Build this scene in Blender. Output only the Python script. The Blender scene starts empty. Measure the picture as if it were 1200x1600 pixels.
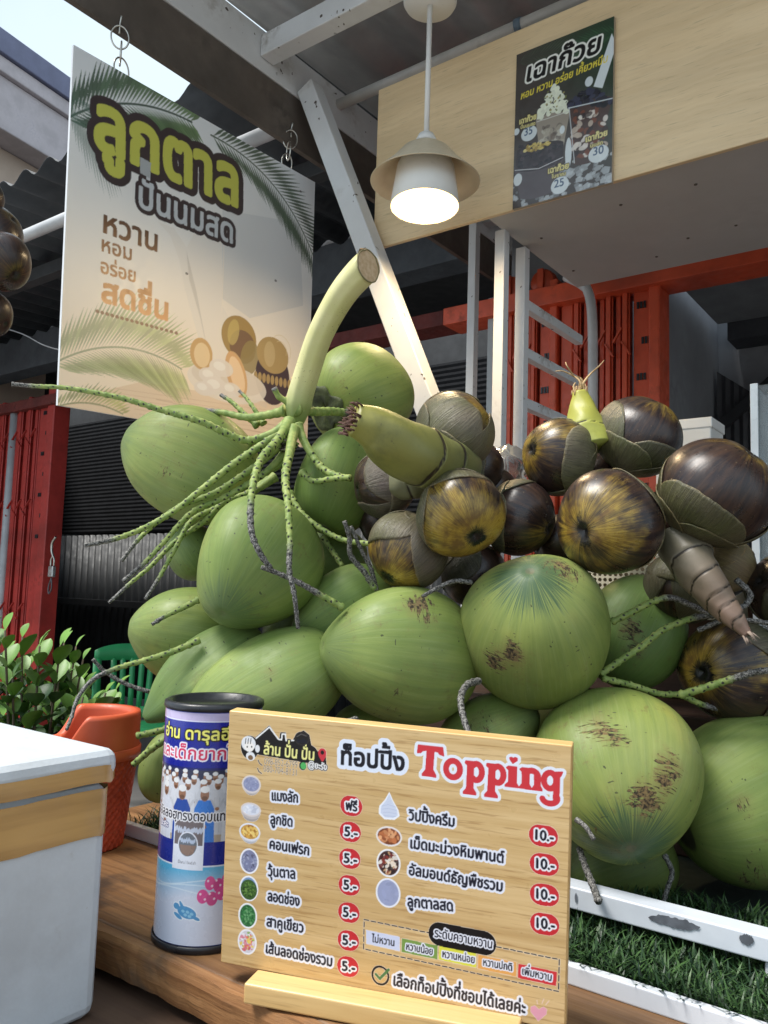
import bpy, math, random
import numpy as np
from mathutils import Vector, Matrix

random.seed(11)
RNG = np.random.default_rng(11)
S = bpy.context.scene
COL = S.collection
PI = math.pi

# ------------------------------------------------------------------ camera, world, sun, exposure
F = 1270.0                                   # focal length in photo pixels (photo is 1200 x 1600)
PITCH, ROLL = math.radians(5.5), math.radians(1.8)
CAM_Z = 1.2
RC = Matrix.Rotation(PI / 2 + PITCH, 3, 'X') @ Matrix.Rotation(ROLL, 3, 'Z')
CAMP = Vector((0, 0, CAM_Z))
cd = bpy.data.cameras.new('camera')
cd.sensor_fit = 'VERTICAL'
cd.sensor_height = 36.0
cd.lens = F / 1600 * 36.0
cd.clip_start, cd.clip_end = 0.02, 2000
cam = bpy.data.objects.new('camera', cd)
cam.matrix_world = Matrix.Translation(CAMP) @ RC.to_4x4()
COL.objects.link(cam)
S.camera = cam

SUN_EL, SUN_AZ = math.radians(60), math.radians(252)      # azimuth clockwise from +Y: behind and left of the camera
W_ = bpy.data.worlds.new('World')
S.world = W_
W_.use_nodes = True
wn = W_.node_tree.nodes
sky = wn.new('ShaderNodeTexSky')
sky.sky_type = 'NISHITA'
sky.sun_disc = False
sky.sun_elevation = SUN_EL
sky.sun_rotation = SUN_AZ
sky.air_density = 1.0
sky.dust_density = 1.2
# thin bright cloud over the blue
wt = W_.node_tree
tc_ = wn.new('ShaderNodeTexCoord'); cn_ = wn.new('ShaderNodeTexNoise'); cn_.inputs['Scale'].default_value = 2.2; cn_.inputs['Detail'].default_value = 5
cm_ = wn.new('ShaderNodeMapRange'); cm_.inputs[1].default_value = .3; cm_.inputs[2].default_value = .62; cm_.inputs[3].default_value = .55; cm_.inputs[4].default_value = 1.0
mx_ = wn.new('ShaderNodeMix'); mx_.data_type = 'RGBA'; mx_.inputs[7].default_value = (2.65, 3.1, 3.4, 1)
wt.links.new(tc_.outputs['Generated'], cn_.inputs['Vector']); wt.links.new(cn_.outputs['Fac'], cm_.inputs[0]); wt.links.new(cm_.outputs[0], mx_.inputs[0])
wt.links.new(sky.outputs[0], mx_.inputs[6]); wt.links.new(mx_.outputs[2], wn['Background'].inputs[0])
wn['Background'].inputs[1].default_value = 0.10
sl = bpy.data.lights.new('sun', 'SUN')
sl.energy = 1.5
sl.angle = math.radians(22)
sl.color = (1.0, 0.96, 0.9)
sun = bpy.data.objects.new('sun', sl)
sd = Vector((math.sin(SUN_AZ) * math.cos(SUN_EL), math.cos(SUN_AZ) * math.cos(SUN_EL), math.sin(SUN_EL)))
sun.rotation_euler = sd.to_track_quat('Z', 'Y').to_euler()
sun.location = sd * 30
COL.objects.link(sun)
S.view_settings.view_transform = 'Standard'
S.view_settings.look = 'None'
S.view_settings.exposure = 1.72
S.view_settings.gamma = 1.0

# ------------------------------------------------------------------ places
D1, D2 = Vector((.8, -.6, 0)), Vector((.6, .8, 0))        # the stall's own axes
ROT = math.atan2(-.6, .8)
def ST(u, v, z): return D1 * u + D2 * v + Vector((0, 0, z))
def ray(x, y): return RC @ Vector(((x - 600) / F, (800 - y) / F, -1))
def P(x, y, d): return CAMP + ray(x, y) * d
def on_plane(x, y, p0, n):
    r = ray(x, y)
    return CAMP + r * ((Vector(p0) - CAMP).dot(n) / r.dot(n))
def on_z(x, y, z): return on_plane(x, y, (0, 0, z), Vector((0, 0, 1)))
def on_v(x, y, v): return on_plane(x, y, ST(0, v, 0), D2)
def on_u(x, y, u): return on_plane(x, y, ST(u, 0, 0), D1)
def uv_of(p): return p.dot(D1), p.dot(D2)
def camdir(theta, phi):
    "a direction: theta = angle on screen (0 right, 90 up), phi = towards the camera; degrees"
    t, p = math.radians(theta), math.radians(phi)
    return (RC @ Vector((math.cos(t) * math.cos(p), math.sin(t) * math.cos(p), math.sin(p)))).normalized()

# ------------------------------------------------------------------ objects
WM = {}
def tag(o, label=None, cat=None, group=None, kind=None):
    if label: o['label'] = label
    if cat: o['category'] = cat
    if group: o['group'] = group
    if kind: o['kind'] = kind
    return o
def link(o, mw, parent=None):
    COL.objects.link(o)
    o.matrix_basis = mw
    WM[o.name] = mw
    if parent is not None:
        o.parent = parent
        o.matrix_parent_inverse = WM[parent.name].inverted()
    return o
def thing(name, label, cat, loc, group=None):
    o = bpy.data.objects.new(name, None)
    o.empty_display_size = .05
    link(o, Matrix.Translation(Vector(loc)))
    return tag(o, label, cat, group)
def obj(name, V, Fc, m, mw=None, parent=None, smooth=True, attrs=None, bevel=0, subsurf=0, solid=0, auto=None):
    me = bpy.data.meshes.new(name)
    V = np.asarray(V, dtype=np.float32)
    if isinstance(Fc, np.ndarray):
        nf, k = Fc.shape
        me.vertices.add(len(V)); me.vertices.foreach_set('co', V.ravel())
        me.loops.add(nf * k); me.loops.foreach_set('vertex_index', Fc.astype(np.int32).ravel())
        me.polygons.add(nf); me.polygons.foreach_set('loop_start', np.arange(0, nf * k, k, dtype=np.int32))
        me.update(calc_edges=True)
    else:
        me.from_pydata([tuple(map(float, v)) for v in V], [], [tuple(f) for f in Fc])
        me.update()
    me.validate()
    for an, (typ, data) in (attrs or {}).items():
        a = me.attributes.new(an, typ, 'POINT')
        d = np.asarray(data, dtype=np.float32).ravel()
        a.data.foreach_set({'FLOAT': 'value', 'FLOAT_VECTOR': 'vector', 'FLOAT_COLOR': 'color'}[typ], d)
    me.polygons.foreach_set('use_smooth', [bool(smooth)] * len(me.polygons))
    for mm in (m if isinstance(m, (list, tuple)) else [m]):
        me.materials.append(mm)
    o = bpy.data.objects.new(name, me)
    link(o, mw if mw is not None else Matrix.Identity(4), parent)
    if solid:
        md = o.modifiers.new('solid', 'SOLIDIFY'); md.thickness = solid; md.offset = -1
    if bevel:
        md = o.modifiers.new('bevel', 'BEVEL'); md.width = bevel; md.segments = 3; md.limit_method = 'ANGLE'
        md.angle_limit = math.radians(40); md.harden_normals = False
    if subsurf:
        md = o.modifiers.new('sub', 'SUBSURF'); md.levels = md.render_levels = subsurf
    return o
class MB:
    "collects shapes of one mesh"
    def __init__(s): s.V = []; s.F = []; s.n = 0; s.A = []
    def add(s, V, Fc, a=0.0):
        V = [tuple(v) for v in V]
        s.V += V; s.F += [tuple(i + s.n for i in f) for f in Fc]; s.n += len(V)
        s.A += list(a) if hasattr(a, '__len__') else [a] * len(V)
        return s
    def box(s, x0, x1, y0, y1, z0, z1, a=0.0):
        V = [(x, y, z) for z in (z0, z1) for y in (y0, y1) for x in (x0, x1)]
        return s.add(V, [(0, 2, 3, 1), (4, 5, 7, 6), (0, 1, 5, 4), (2, 6, 7, 3), (0, 4, 6, 2), (1, 3, 7, 5)], a)
    def tube(s, pts, r, sides=10, caps=True, a=0.0):
        V, Fc = tube_vf(pts, r, sides, caps)
        return s.add(V, Fc, a)
    def lathe(s, prof, seg=48, a=0.0, M=None):
        V, Fc = lathe_vf(prof, seg)
        if M is not None: V = [M @ Vector(v) for v in V]
        return s.add(V, Fc, a)
    def obj(s, name, m, mw=None, parent=None, **k):
        if any(s.A): k.setdefault('attrs', {})['a'] = ('FLOAT', s.A)
        return obj(name, s.V, s.F, m, mw, parent, **k)
def frames(pts):
    pts = [Vector(p) for p in pts]
    T = []
    for i in range(len(pts)):
        t = pts[min(i + 1, len(pts) - 1)] - pts[max(i - 1, 0)]
        T.append(t.normalized() if t.length > 1e-9 else Vector((0, 0, 1)))
    n = T[0].orthogonal().normalized()
    N = [n]
    for i in range(1, len(T)):
        n = N[-1] - T[i] * N[-1].dot(T[i])
        N.append(n.normalized() if n.length > 1e-9 else T[i].orthogonal().normalized())
    return pts, T, N, [t.cross(n) for t, n in zip(T, N)]
def tube_vf(pts, r, sides=10, caps=True):
    pts, T, N, B = frames(pts)
    R = r if hasattr(r, '__len__') else [r] * len(pts)
    V, Fc = [], []
    for p, n, b, q in zip(pts, N, B, R):
        for k in range(sides):
            t = 2 * PI * k / sides
            V.append(p + (n * math.cos(t) + b * math.sin(t)) * q)
    for i in range(len(pts) - 1):
        for k in range(sides):
            k2 = (k + 1) % sides
            Fc.append((i * sides + k, i * sides + k2, (i + 1) * sides + k2, (i + 1) * sides + k))
    if caps:
        Fc.append(tuple(range(sides - 1, -1, -1)))
        Fc.append(tuple((len(pts) - 1) * sides + k for k in range(sides)))
    return V, Fc
def lathe_vf(prof, seg=48):
    V, Fc = [], []
    n = len(prof)
    for r, z in prof:
        for k in range(seg):
            t = 2 * PI * k / seg
            V.append((r * math.cos(t), r * math.sin(t), z))
    for i in range(n - 1):
        for k in range(seg):
            k2 = (k + 1) % seg
            Fc.append((i * seg + k, i * seg + k2, (i + 1) * seg + k2, (i + 1) * seg + k))
    return V, Fc
def smooth_path(pts, step):
    "Catmull-Rom through pts, resampled at about step"
    pts = [Vector(p) for p in pts]
    q = [pts[0] * 2 - pts[1]] + pts + [pts[-1] * 2 - pts[-2]]
    out = []
    for i in range(1, len(q) - 2):
        a, b, c, d = q[i - 1:i + 3]
        n = max(2, int((c - b).length / step))
        for k in range(n):
            t = k / n
            out.append(.5 * ((2 * b) + (c - a) * t + (2 * a - 5 * b + 4 * c - d) * t * t + (3 * b - a - 3 * c + d) * t ** 3))
    out.append(pts[-1])
    return out
def sbox(name, u0, u1, v0, v1, z0, z1, m, parent=None, bevel=.003, **k):
    "a box set square to the stall"
    c = ST((u0 + u1) / 2, (v0 + v1) / 2, (z0 + z1) / 2)
    mw = Matrix.Translation(c) @ Matrix.Rotation(ROT, 4, 'Z')
    a, b, h = abs(u1 - u0) / 2, abs(v1 - v0) / 2, abs(z1 - z0) / 2
    return MB().box(-a, a, -b, b, -h, h).obj(name, m, mw, parent, smooth=False, bevel=bevel, **k)
def stm(u=0, v=0, z=0): return Matrix.Translation(ST(u, v, z)) @ Matrix.Rotation(ROT, 4, 'Z')
def basis(axis, origin, up=None):
    z = Vector(axis).normalized()
    x = (Vector(up) if up is not None else z.orthogonal())
    x = (x - z * x.dot(z)).normalized()
    y = z.cross(x)
    m = Matrix((x, y, z)).transposed().to_4x4()
    m.translation = origin
    return m
def bar(mb, p, q, w, h, up=(0, 0, 1)):
    "a square tube from p to q"
    p, q = Vector(p), Vector(q)
    t = (q - p).normalized(); s = t.cross(Vector(up)).normalized(); n = s.cross(t)
    V = [e + s * a + n * b for e in (p, q) for a, b in ((-w/2, -h/2), (w/2, -h/2), (w/2, h/2), (-w/2, h/2))]
    mb.add(V, [(0, 3, 2, 1), (4, 5, 6, 7), (0, 1, 5, 4), (1, 2, 6, 5), (2, 3, 7, 6), (3, 0, 4, 7)])

# ------------------------------------------------------------------ materials
class NT:
    def __init__(s, name):
        s.m = bpy.data.materials.new(name); s.m.use_nodes = True
        s.t = s.m.node_tree; s.b = s.t.nodes['Principled BSDF']
    def n(s, typ, **k):
        o = s.t.nodes.new('ShaderNode' + typ)
        for a, v in k.items(): setattr(o, a, v)
        return o
    def put(s, sock, v):
        if hasattr(v, 'is_output') or isinstance(v, bpy.types.NodeSocket): s.t.links.new(v, sock)
        elif v is not None:
            if hasattr(sock.default_value, '__len__') and not hasattr(v, '__len__'): v = (v,) * len(sock.default_value)
            if hasattr(sock.default_value, '__len__') and len(sock.default_value) == 4 and len(v) == 3: v = (*v, 1)
            sock.default_value = v
    def set(s, **k):
        for a, v in k.items(): s.put(s.b.inputs[a.replace('_', ' ')], v)
        return s
    def attr(s, name, out='Fac'): return s.n('Attribute', attribute_name=name).outputs[out]
    def obj(s): return s.n('TexCoord').outputs['Object']
    def map(s, vec, scale=(1, 1, 1), loc=(0, 0, 0), rot=(0, 0, 0)):
        o = s.n('Mapping'); s.put(o.inputs[0], vec); s.put(o.inputs['Scale'], scale); s.put(o.inputs['Location'], loc); s.put(o.inputs['Rotation'], rot)
        return o.outputs[0]
    def noise(s, vec, scale, detail=4, rough=.55, dist=0, out='Fac'):
        o = s.n('TexNoise'); s.put(o.inputs['Vector'], vec); s.put(o.inputs['Scale'], scale); s.put(o.inputs['Detail'], detail)
        s.put(o.inputs['Roughness'], rough); s.put(o.inputs['Distortion'], dist)
        return o.outputs[out]
    def ramp(s, v, a, b, c0=0.0, c1=1.0):
        o = s.n('MapRange'); o.clamp = True; o.interpolation_type = 'SMOOTHSTEP'
        s.put(o.inputs[0], v); s.put(o.inputs[1], a); s.put(o.inputs[2], b); s.put(o.inputs[3], c0); s.put(o.inputs[4], c1)
        return o.outputs[0]
    def math(s, op, a, b=None, c=None):
        o = s.n('Math', operation=op)
        s.put(o.inputs[0], a); s.put(o.inputs[1], b) if b is not None else None
        if c is not None: s.put(o.inputs[2], c)
        return o.outputs[0]
    def mix(s, f, a, b, mode='MIX'):
        o = s.n('Mix', data_type='RGBA', blend_type=mode)
        s.put(o.inputs[0], f); s.put(o.inputs[6], a); s.put(o.inputs[7], b)
        return o.outputs[2]
    def bump(s, h, strength=.3, dist=.002, normal=None):
        o = s.n('Bump'); s.put(o.inputs['Strength'], strength); s.put(o.inputs['Distance'], dist); s.put(o.inputs['Height'], h)
        if normal is not None: s.put(o.inputs['Normal'], normal)
        s.put(s.b.inputs['Normal'], o.outputs[0])
        return o.outputs[0]
    def objcol(s, out='Color'): return s.n('ObjectInfo').outputs[out]
def M_plain(name, c, rough=.5, metal=0, var=.12, scale=8, bump=.0, dirt=0, spec=.5, dirtc=(.05, .04, .035), spots=0, spotc=(.03, .025, .02), **kw):
    "painted or moulded stuff with a little unevenness"
    t = NT(name)
    v = t.obj()
    n1 = t.noise(v, scale, 5); n2 = t.noise(v, scale * 7, 3)
    col = t.mix(t.ramp(n1, .3, .7), [x * (1 - var) for x in c], [min(1, x * (1 + var)) for x in c])
    if dirt:
        d = t.math('MULTIPLY', t.ramp(n1, .52, .75), t.ramp(n2, .35, .65))
        col = t.mix(t.math('MULTIPLY', d, dirt), col, dirtc)
    if spots:
        sp_n = t.noise(v, spots, 1.5, .4); sp_m = t.noise(v, spots * .12, 2)
        col = t.mix(t.math('MULTIPLY', t.ramp(sp_n, .7, .73), t.ramp(sp_m, .42, .56)), col, spotc)
    t.set(Base_Color=col, Roughness=t.ramp(n2, .2, .8, max(0, rough - .1), min(1, rough + .12)), Metallic=metal, Specular_IOR_Level=spec, **kw)
    if bump: t.bump(n2, bump, .002)
    return t.m
def M_wood(name, a, b, axis=0, fine=1.0, rough=.5, gloss_var=.1, bump=.15, dark=None, knots=True):
    t = NT(name)
    sc = [42 * fine] * 3; sc[axis] = 1.6 * fine
    v = t.obj()
    warp = t.noise(v, 3 * fine, 2, out='Color')
    vw = t.n('VectorMath', operation='MULTIPLY_ADD'); t.put(vw.inputs[0], warp); t.put(vw.inputs[1], (.03,) * 3); t.put(vw.inputs[2], v)
    n1 = t.noise(t.map(vw.outputs[0], sc), 1, 6, .6)
    sc2 = [160 * fine] * 3; sc2[axis] = 9 * fine
    n2 = t.noise(t.map(v, sc2), 1, 3, .6)
    sc3 = [7 * fine] * 3; sc3[axis] = .9 * fine
    n3 = t.noise(t.map(vw.outputs[0], sc3), 1, 3, .5)
    col = t.mix(t.ramp(n1, .3, .72), a, b)
    col = t.mix(t.ramp(n3, .35, .75, 0, .5), col, [x * .72 for x in b])
    col = t.mix(t.ramp(n2, .56, .72, 0, .45), col, [x * .5 for x in b])
    if dark: col = t.mix(t.ramp(t.noise(v, 5, 5, .65), .5, .66, 0, .9), col, dark)
    t.set(Base_Color=col, Roughness=t.ramp(n2, .2, .8, rough - gloss_var, rough + gloss_var))
    t.bump(t.math('ADD', n1, t.math('MULTIPLY', n2, .6)), bump, .0015)
    return t.m

# ------------------------------------------------------------------ printed faces: drawn by code into the point colours of a fine grid
GLY = {}
def _outline(s):
    cu = bpy.data.curves.new('glyph', 'FONT'); cu.body = s; cu.size = 1; cu.resolution_u = 4
    o = bpy.data.objects.new('glyph', cu); COL.objects.link(o)
    dg = bpy.context.evaluated_depsgraph_get(); dg.update()
    c = o.evaluated_get(dg).to_curve(dg)
    polys = []
    for sp in c.splines:
        if sp.type == 'BEZIER':
            b = sp.bezier_points; n = len(b); pts = []
            for i in range(n):
                p0, p3 = b[i], b[(i + 1) % n]
                a, h1, h2, d = (np.array(x[:2]) for x in (p0.co, p0.handle_right, p3.handle_left, p3.co))
                for t in np.arange(0, 1, .2):
                    pts.append((1-t)**3*a + 3*(1-t)**2*t*h1 + 3*(1-t)*t*t*h2 + t**3*d)
            polys.append(np.array(pts))
        else:
            polys.append(np.array([p.co[:2] for p in sp.points]))
    bpy.data.objects.remove(o); bpy.data.curves.remove(cu)
    return polys
UP, TONE, LOW = 'ัิีึื็', '่้๊๋์', 'ุู'
def glyph(ch):
    if ch not in GLY:
        if ch == ' ':
            GLY[ch] = ([], .28)
        else:
            pl = _outline(ch)
            if ch in UP + TONE + LOW:
                adv = 0.0
            else:
                ref = _outline('l'); both = _outline(ch + 'l')
                adv = max(p[:, 0].max() for p in both) - max(p[:, 0].max() for p in ref)
            GLY[ch] = (pl, adv)
    return GLY[ch]
def cap():
    if 'cap' not in GLY: GLY['cap'] = max(p[:, 1].max() for p in _outline('ก'))
    return GLY['cap']
def layout(s):
    x, out, prev_up, prev = 0.0, [], False, ''
    base = ''
    for ch in s:
        pl, adv = glyph(ch)
        dx = dy = 0.0
        if ch in TONE:
            dy = .2 if prev in UP else 0.0
        if ch in UP + TONE and base in 'ปฝฟ': dx = -.1
        if ch not in UP + TONE + LOW: base = ch
        out += [p + np.array([x + dx, dy]) for p in pl]
        x += adv; prev = ch
    return out, x
class Canvas:
    def __init__(s, w, h, bg=(1, 1, 1), alpha=1.0):
        s.w, s.h = w, h
        s.c = np.ones((h, w, 3), np.float32) * np.array(bg, np.float32)
        s.a = np.full((h, w), alpha, np.float32)
        s.yy, s.xx = np.mgrid[0:h, 0:w].astype(np.float32) + .5
    def mask(s, polys):
        out = np.zeros((s.h, s.w), bool)
        if not len(polys): return out
        al = np.concatenate([np.asarray(p, float) for p in polys])
        X0, Y0 = max(0, int(al[:, 0].min()) - 1), max(0, int(al[:, 1].min()) - 1)
        X1, Y1 = min(s.w, int(al[:, 0].max()) + 2), min(s.h, int(al[:, 1].max()) + 2)
        if X1 <= X0 or Y1 <= Y0: return out
        m = np.zeros((Y1 - Y0, X1 - X0 + 1), np.int32)
        for p in polys:
            p = np.asarray(p, float); q = np.roll(p, -1, 0)
            for (x0, y0), (x1, y1) in zip(p, q):
                if y0 == y1: continue
                sg = 1 if y1 > y0 else -1
                if sg < 0: x0, y0, x1, y1 = x1, y1, x0, y0
                r0, r1 = max(Y0, math.ceil(y0 - .5)), min(Y1, math.ceil(y1 - .5))
                if r1 <= r0: continue
                rows = np.arange(r0, r1)
                xs = x0 + (rows + .5 - y0) * (x1 - x0) / (y1 - y0)
                np.add.at(m, (rows - Y0, np.clip(np.ceil(xs - .5) - X0, 0, X1 - X0).astype(int)), sg)
        out[Y0:Y1, X0:X1] = np.cumsum(m, 1)[:, :-1] != 0
        return out
    def grow(s, m, r):
        if r < .5 or not m.any(): return m
        R = int(math.ceil(r))
        ys, xs = np.where(m)
        y0, y1, x0, x1 = max(0, ys.min()-R), min(s.h, ys.max()+R+1), max(0, xs.min()-R), min(s.w, xs.max()+R+1)
        sub = m[y0:y1, x0:x1]; out = np.zeros_like(sub); H, Wd = sub.shape
        for dy in range(-R, R + 1):
            if abs(dy) > r: continue
            k = int(math.sqrt(max(0, r * r - dy * dy)))
            c = np.cumsum(np.pad(sub.astype(np.int32), ((0, 0), (k + 1, k))), 1)
            hd = (c[:, 2*k+1:] - c[:, :-(2*k+1)]) > 0 if k else sub
            if dy >= 0: out[dy:, :] |= hd[:H-dy, :]
            else: out[:dy, :] |= hd[-dy:, :]
        o = m.copy(); o[y0:y1, x0:x1] = out
        return o
    def paint(s, m, col, al=1.0):
        rr, cc = np.flatnonzero(m.any(1)), np.flatnonzero(m.any(0))
        if not len(rr): return
        sl_ = (slice(rr[0], rr[-1] + 1), slice(cc[0], cc[-1] + 1))
        f = m[sl_].astype(np.float32) * (al[sl_] if isinstance(al, np.ndarray) else al)
        s.c[sl_] += (np.asarray(col, np.float32) - s.c[sl_]) * f[..., None]
        s.a[sl_] = np.maximum(s.a[sl_], f)
    def poly(s, pts, col, al=1.0): s.paint(s.mask([pts]), col, al)
    def ell(s, x, y, rx, ry, col, al=1.0, rot=0):
        c, n = math.cos(rot), math.sin(rot)
        X, Y = s.xx - x, s.yy - y
        m = ((X*c + Y*n) / rx) ** 2 + ((-X*n + Y*c) / ry) ** 2 < 1
        s.paint(m, col, al); return m
    def line(s, pts, w, col, al=1.0):
        s.paint(s.stroke(pts, w), col, al)
    def stroke(s, pts, w):
        m = np.zeros((s.h, s.w), bool)
        for (x0, y0), (x1, y1) in zip(pts[:-1], pts[1:]):
            xa, xb = int(max(0, min(x0, x1) - w - 1)), int(min(s.w, max(x0, x1) + w + 2))
            ya, yb = int(max(0, min(y0, y1) - w - 1)), int(min(s.h, max(y0, y1) + w + 2))
            if xb <= xa or yb <= ya: continue
            X, Y = s.xx[ya:yb, xa:xb], s.yy[ya:yb, xa:xb]
            dx, dy = x1 - x0, y1 - y0
            t = np.clip(((X-x0)*dx + (Y-y0)*dy) / max(1e-6, dx*dx + dy*dy), 0, 1)
            m[ya:yb, xa:xb] |= (X - x0 - t*dx) ** 2 + (Y - y0 - t*dy) ** 2 < (w/2) ** 2
        return m
    def text(s, txt, p0, p1, h=None, col=(0, 0, 0), bold=0, halo=(), slant=0, grad=None):
        "baseline from p0 to p1 in canvas pixels; h = height of a consonant (0.55 em)"
        pl, w = layout(txt)
        p0, p1 = np.array(p0, float), np.array(p1, float)
        ex = (p1 - p0) / max(w, .01)
        L = np.linalg.norm(ex)
        em = (h / cap()) if h else L
        ey = np.array([ex[1], -ex[0]]) / L * em
        ey = ey + ex / L * em * slant
        m = s.mask([p0 + q[:, :1] * ex + q[:, 1:2] * ey for q in pl])
        m = s.grow(m, bold)
        for r, c in halo: s.paint(s.grow(m, r), c)
        if grad is not None: s.c[m] = grad(s.yy[m])
        else: s.paint(m, col)
        return m
    def down(s, k=2):
        H, Wd = s.h // k, s.w // k
        f = lambda a: a[:H*k, :Wd*k].reshape(H, k, Wd, k, -1).mean((1, 3))
        return np.dstack([f(s.c), f(s.a)])
def smoothnoise(h, w, cells, seed):
    r = np.random.default_rng(seed)
    g = r.random((cells + 2, int(cells * w / h) + 3))
    y = np.linspace(0, cells, h); x = np.linspace(0, g.shape[1] - 2.01, w)
    yi, xi = y.astype(int), x.astype(int); fy, fx = (y - yi)[:, None], (x - xi)[None]
    fy, fx = fy*fy*(3-2*fy), fx*fx*(3-2*fx)
    a = g[np.ix_(yi, xi)]; b = g[np.ix_(yi, xi+1)]; c = g[np.ix_(yi+1, xi)]; d = g[np.ix_(yi+1, xi+1)]
    return (a*(1-fx) + b*fx)*(1-fy) + (c*(1-fx) + d*fx)*fy
def lin(r, g=None, b=None):
    "sRGB 0-255 to linear"
    v = (r, g, b) if g is not None else r
    return tuple((x/255/12.92 if x <= 10 else ((x/255 + .055) / 1.055) ** 2.4) for x in v)
def homography(corn):
    A = []
    for (u, v), (x, y) in zip([(0, 0), (1, 0), (1, 1), (0, 1)], corn):
        A += [[u, v, 1, 0, 0, 0, -x*u, -x*v, -x], [0, 0, 0, u, v, 1, -y*u, -y*v, -y]]
    return np.linalg.svd(np.array(A))[2][-1].reshape(3, 3)
def board_pose(corn, width):
    "where a flat rectangle of this width stands so that it is seen with these corners; returns matrix (x right, y down, z into the board), width, height"
    H = homography(corn)
    B = np.linalg.inv(np.array([[F, 0, 600], [0, F, 800], [0, 0, 1]])) @ H
    if B[2, 2] < 0: B = -B
    B = np.array(RC) @ np.diag([1, -1, -1]) @ B
    l1, l2 = np.linalg.norm(B[:, 0]), np.linalg.norm(B[:, 1])
    x = Vector(B[:, 0] / l1).normalized(); y = Vector(B[:, 1] / l2); y = (y - x * y.dot(x)).normalized()
    m = Matrix((x, y, x.cross(y))).transposed().to_4x4()
    m.translation = CAMP + Vector(B[:, 2] * width / l1)
    return m, width, width * l2 / l1, np.linalg.inv(H)
def px_map(Hi, w, h):
    def f(x, y):
        q = Hi @ np.array([x, y, 1.0]); return (q[0] / q[2] * w, q[1] / q[2] * h)
    return f
def grid(nx, ny):
    j, i = np.mgrid[0:ny - 1, 0:nx - 1]
    a = (j * nx + i).ravel()
    return np.stack([a, a + 1, a + nx + 1, a + nx], 1)
def M_print(name, rough=.35, spec=.5, wood=None, coat=0.0):
    t = NT(name)
    a = t.n('Attribute', attribute_name='ink')
    col = a.outputs['Color']
    if wood:
        v = t.obj()
        n1 = t.noise(t.map(v, (4, 90, 4)), 1, 6, .62, .4)
        n2 = t.noise(t.map(v, (18, 330, 18)), 1, 3, .6)
        n3 = t.noise(t.map(v, (1.3, 16, 1.3)), 1, 3, .6, .5)
        w = t.mix(t.ramp(n1, .3, .7), wood[0], wood[1])
        w = t.mix(t.ramp(n3, .5, .72, 0, .55), w, wood[2])
        w = t.mix(t.ramp(n2, .53, .66, 0, .55), w, wood[2])
        col = t.mix(a.outputs['Alpha'], w, col)
    nz = t.noise(t.obj(), 60, 3)
    t.set(Base_Color=col, Roughness=t.ramp(nz, .3, .7, rough - .06, rough + .08), Specular_IOR_Level=spec, Coat_Weight=coat, Coat_Roughness=.15)
    return t.m
def printed(name, data, V, m, mw, parent):
    ny, nx = data.shape[:2]
    return obj(name, V, grid(nx, ny)[:, ::-1].copy(), m, mw, parent, smooth=True, attrs={'ink': ('FLOAT_COLOR', data)})
def flat_grid(nx, ny, w, h, z):
    y, x = np.mgrid[0:ny, 0:nx]
    return np.stack([x.ravel() / (nx-1) * w, y.ravel() / (ny-1) * h, np.full(nx*ny, z)], 1)
def frond(cv, base, tip, bend, n, ln, col, col2, al=1.0, side=(1, 1), w=5):
    "a palm leaf painted in canvas pixels"
    b, t = np.array(base, float), np.array(tip, float)
    d = t - b; nrm = np.array([d[1], -d[0]])
    pt = lambda s: b + d * s + nrm * bend * (4 * s * (1 - s))
    for i in range(n):
        s = (i + .5) / n
        p = pt(s); q = pt(min(1, s + .02)); tg = q - pt(max(0, s - .02)); tg /= np.linalg.norm(tg) + 1e-9
        for sgn, on in ((1, side[0]), (-1, side[1])):
            if not on: continue
            no = np.array([tg[1], -tg[0]]) * sgn
            l = ln * (math.sin(PI * (.12 + .8 * s)) ** .7) * random.uniform(.85, 1.1)
            e = p + (tg * .75 + no * .66) * l
            k = np.array([-(e - p)[1], (e - p)[0]]) / (np.linalg.norm(e - p) + 1e-9) * w / 2
            mid = p + (e - p) * .45
            cc = np.array(col) * (1 - s) + np.array(col2) * s
            cv.paint(cv.mask([[p, mid + k, e, mid - k]]), cc * random.uniform(.75, 1.25), al)
    cv.line([pt(s) for s in np.linspace(0, 1, 24)], w * .5, np.array(col) * .8, al)

# ------------------------------------------------------------------ shared materials
m_white = M_plain('white_painted_steel', (.7, .71, .72), .5, var=.06, scale=6, dirt=.75, dirtc=(.24, .2, .16), spots=70, spotc=(.08, .06, .05))
m_grey_steel = M_plain('grey_painted_steel', (.42, .44, .45), .42, var=.1, scale=5, dirt=.6, dirtc=(.16, .13, .1))
m_brown_steel = M_plain('brown_beam_paint', (.105, .085, .07), .55, var=.3, scale=5, dirt=.8, dirtc=(.03, .025, .02), bump=.2)
m_zinc = M_plain('zinc_sheet', (.34, .35, .35), .45, metal=.35, var=.25, scale=3, dirt=.7, dirtc=(.13, .1, .08))
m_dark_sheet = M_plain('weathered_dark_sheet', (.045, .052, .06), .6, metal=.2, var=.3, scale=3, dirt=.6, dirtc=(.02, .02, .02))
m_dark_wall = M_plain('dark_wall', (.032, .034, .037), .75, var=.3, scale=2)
m_grey_wall = M_plain('grey_render', (.3, .31, .33), .8, var=.14, scale=2.5, dirt=.4, dirtc=(.1, .1, .1))
m_pink_wall = M_plain('pinkish_render', (.5, .39, .31), .85, var=.08, scale=2, dirt=.2, dirtc=(.3, .24, .2), bump=.1)
m_eave = M_plain('pale_eave_paint', (.5, .45, .46), .7, var=.1, scale=9, dirt=.35, dirtc=(.3, .28, .33))
m_gutter = M_plain('blue_grey_gutter', (.15, .16, .25), .5, var=.1)
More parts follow.
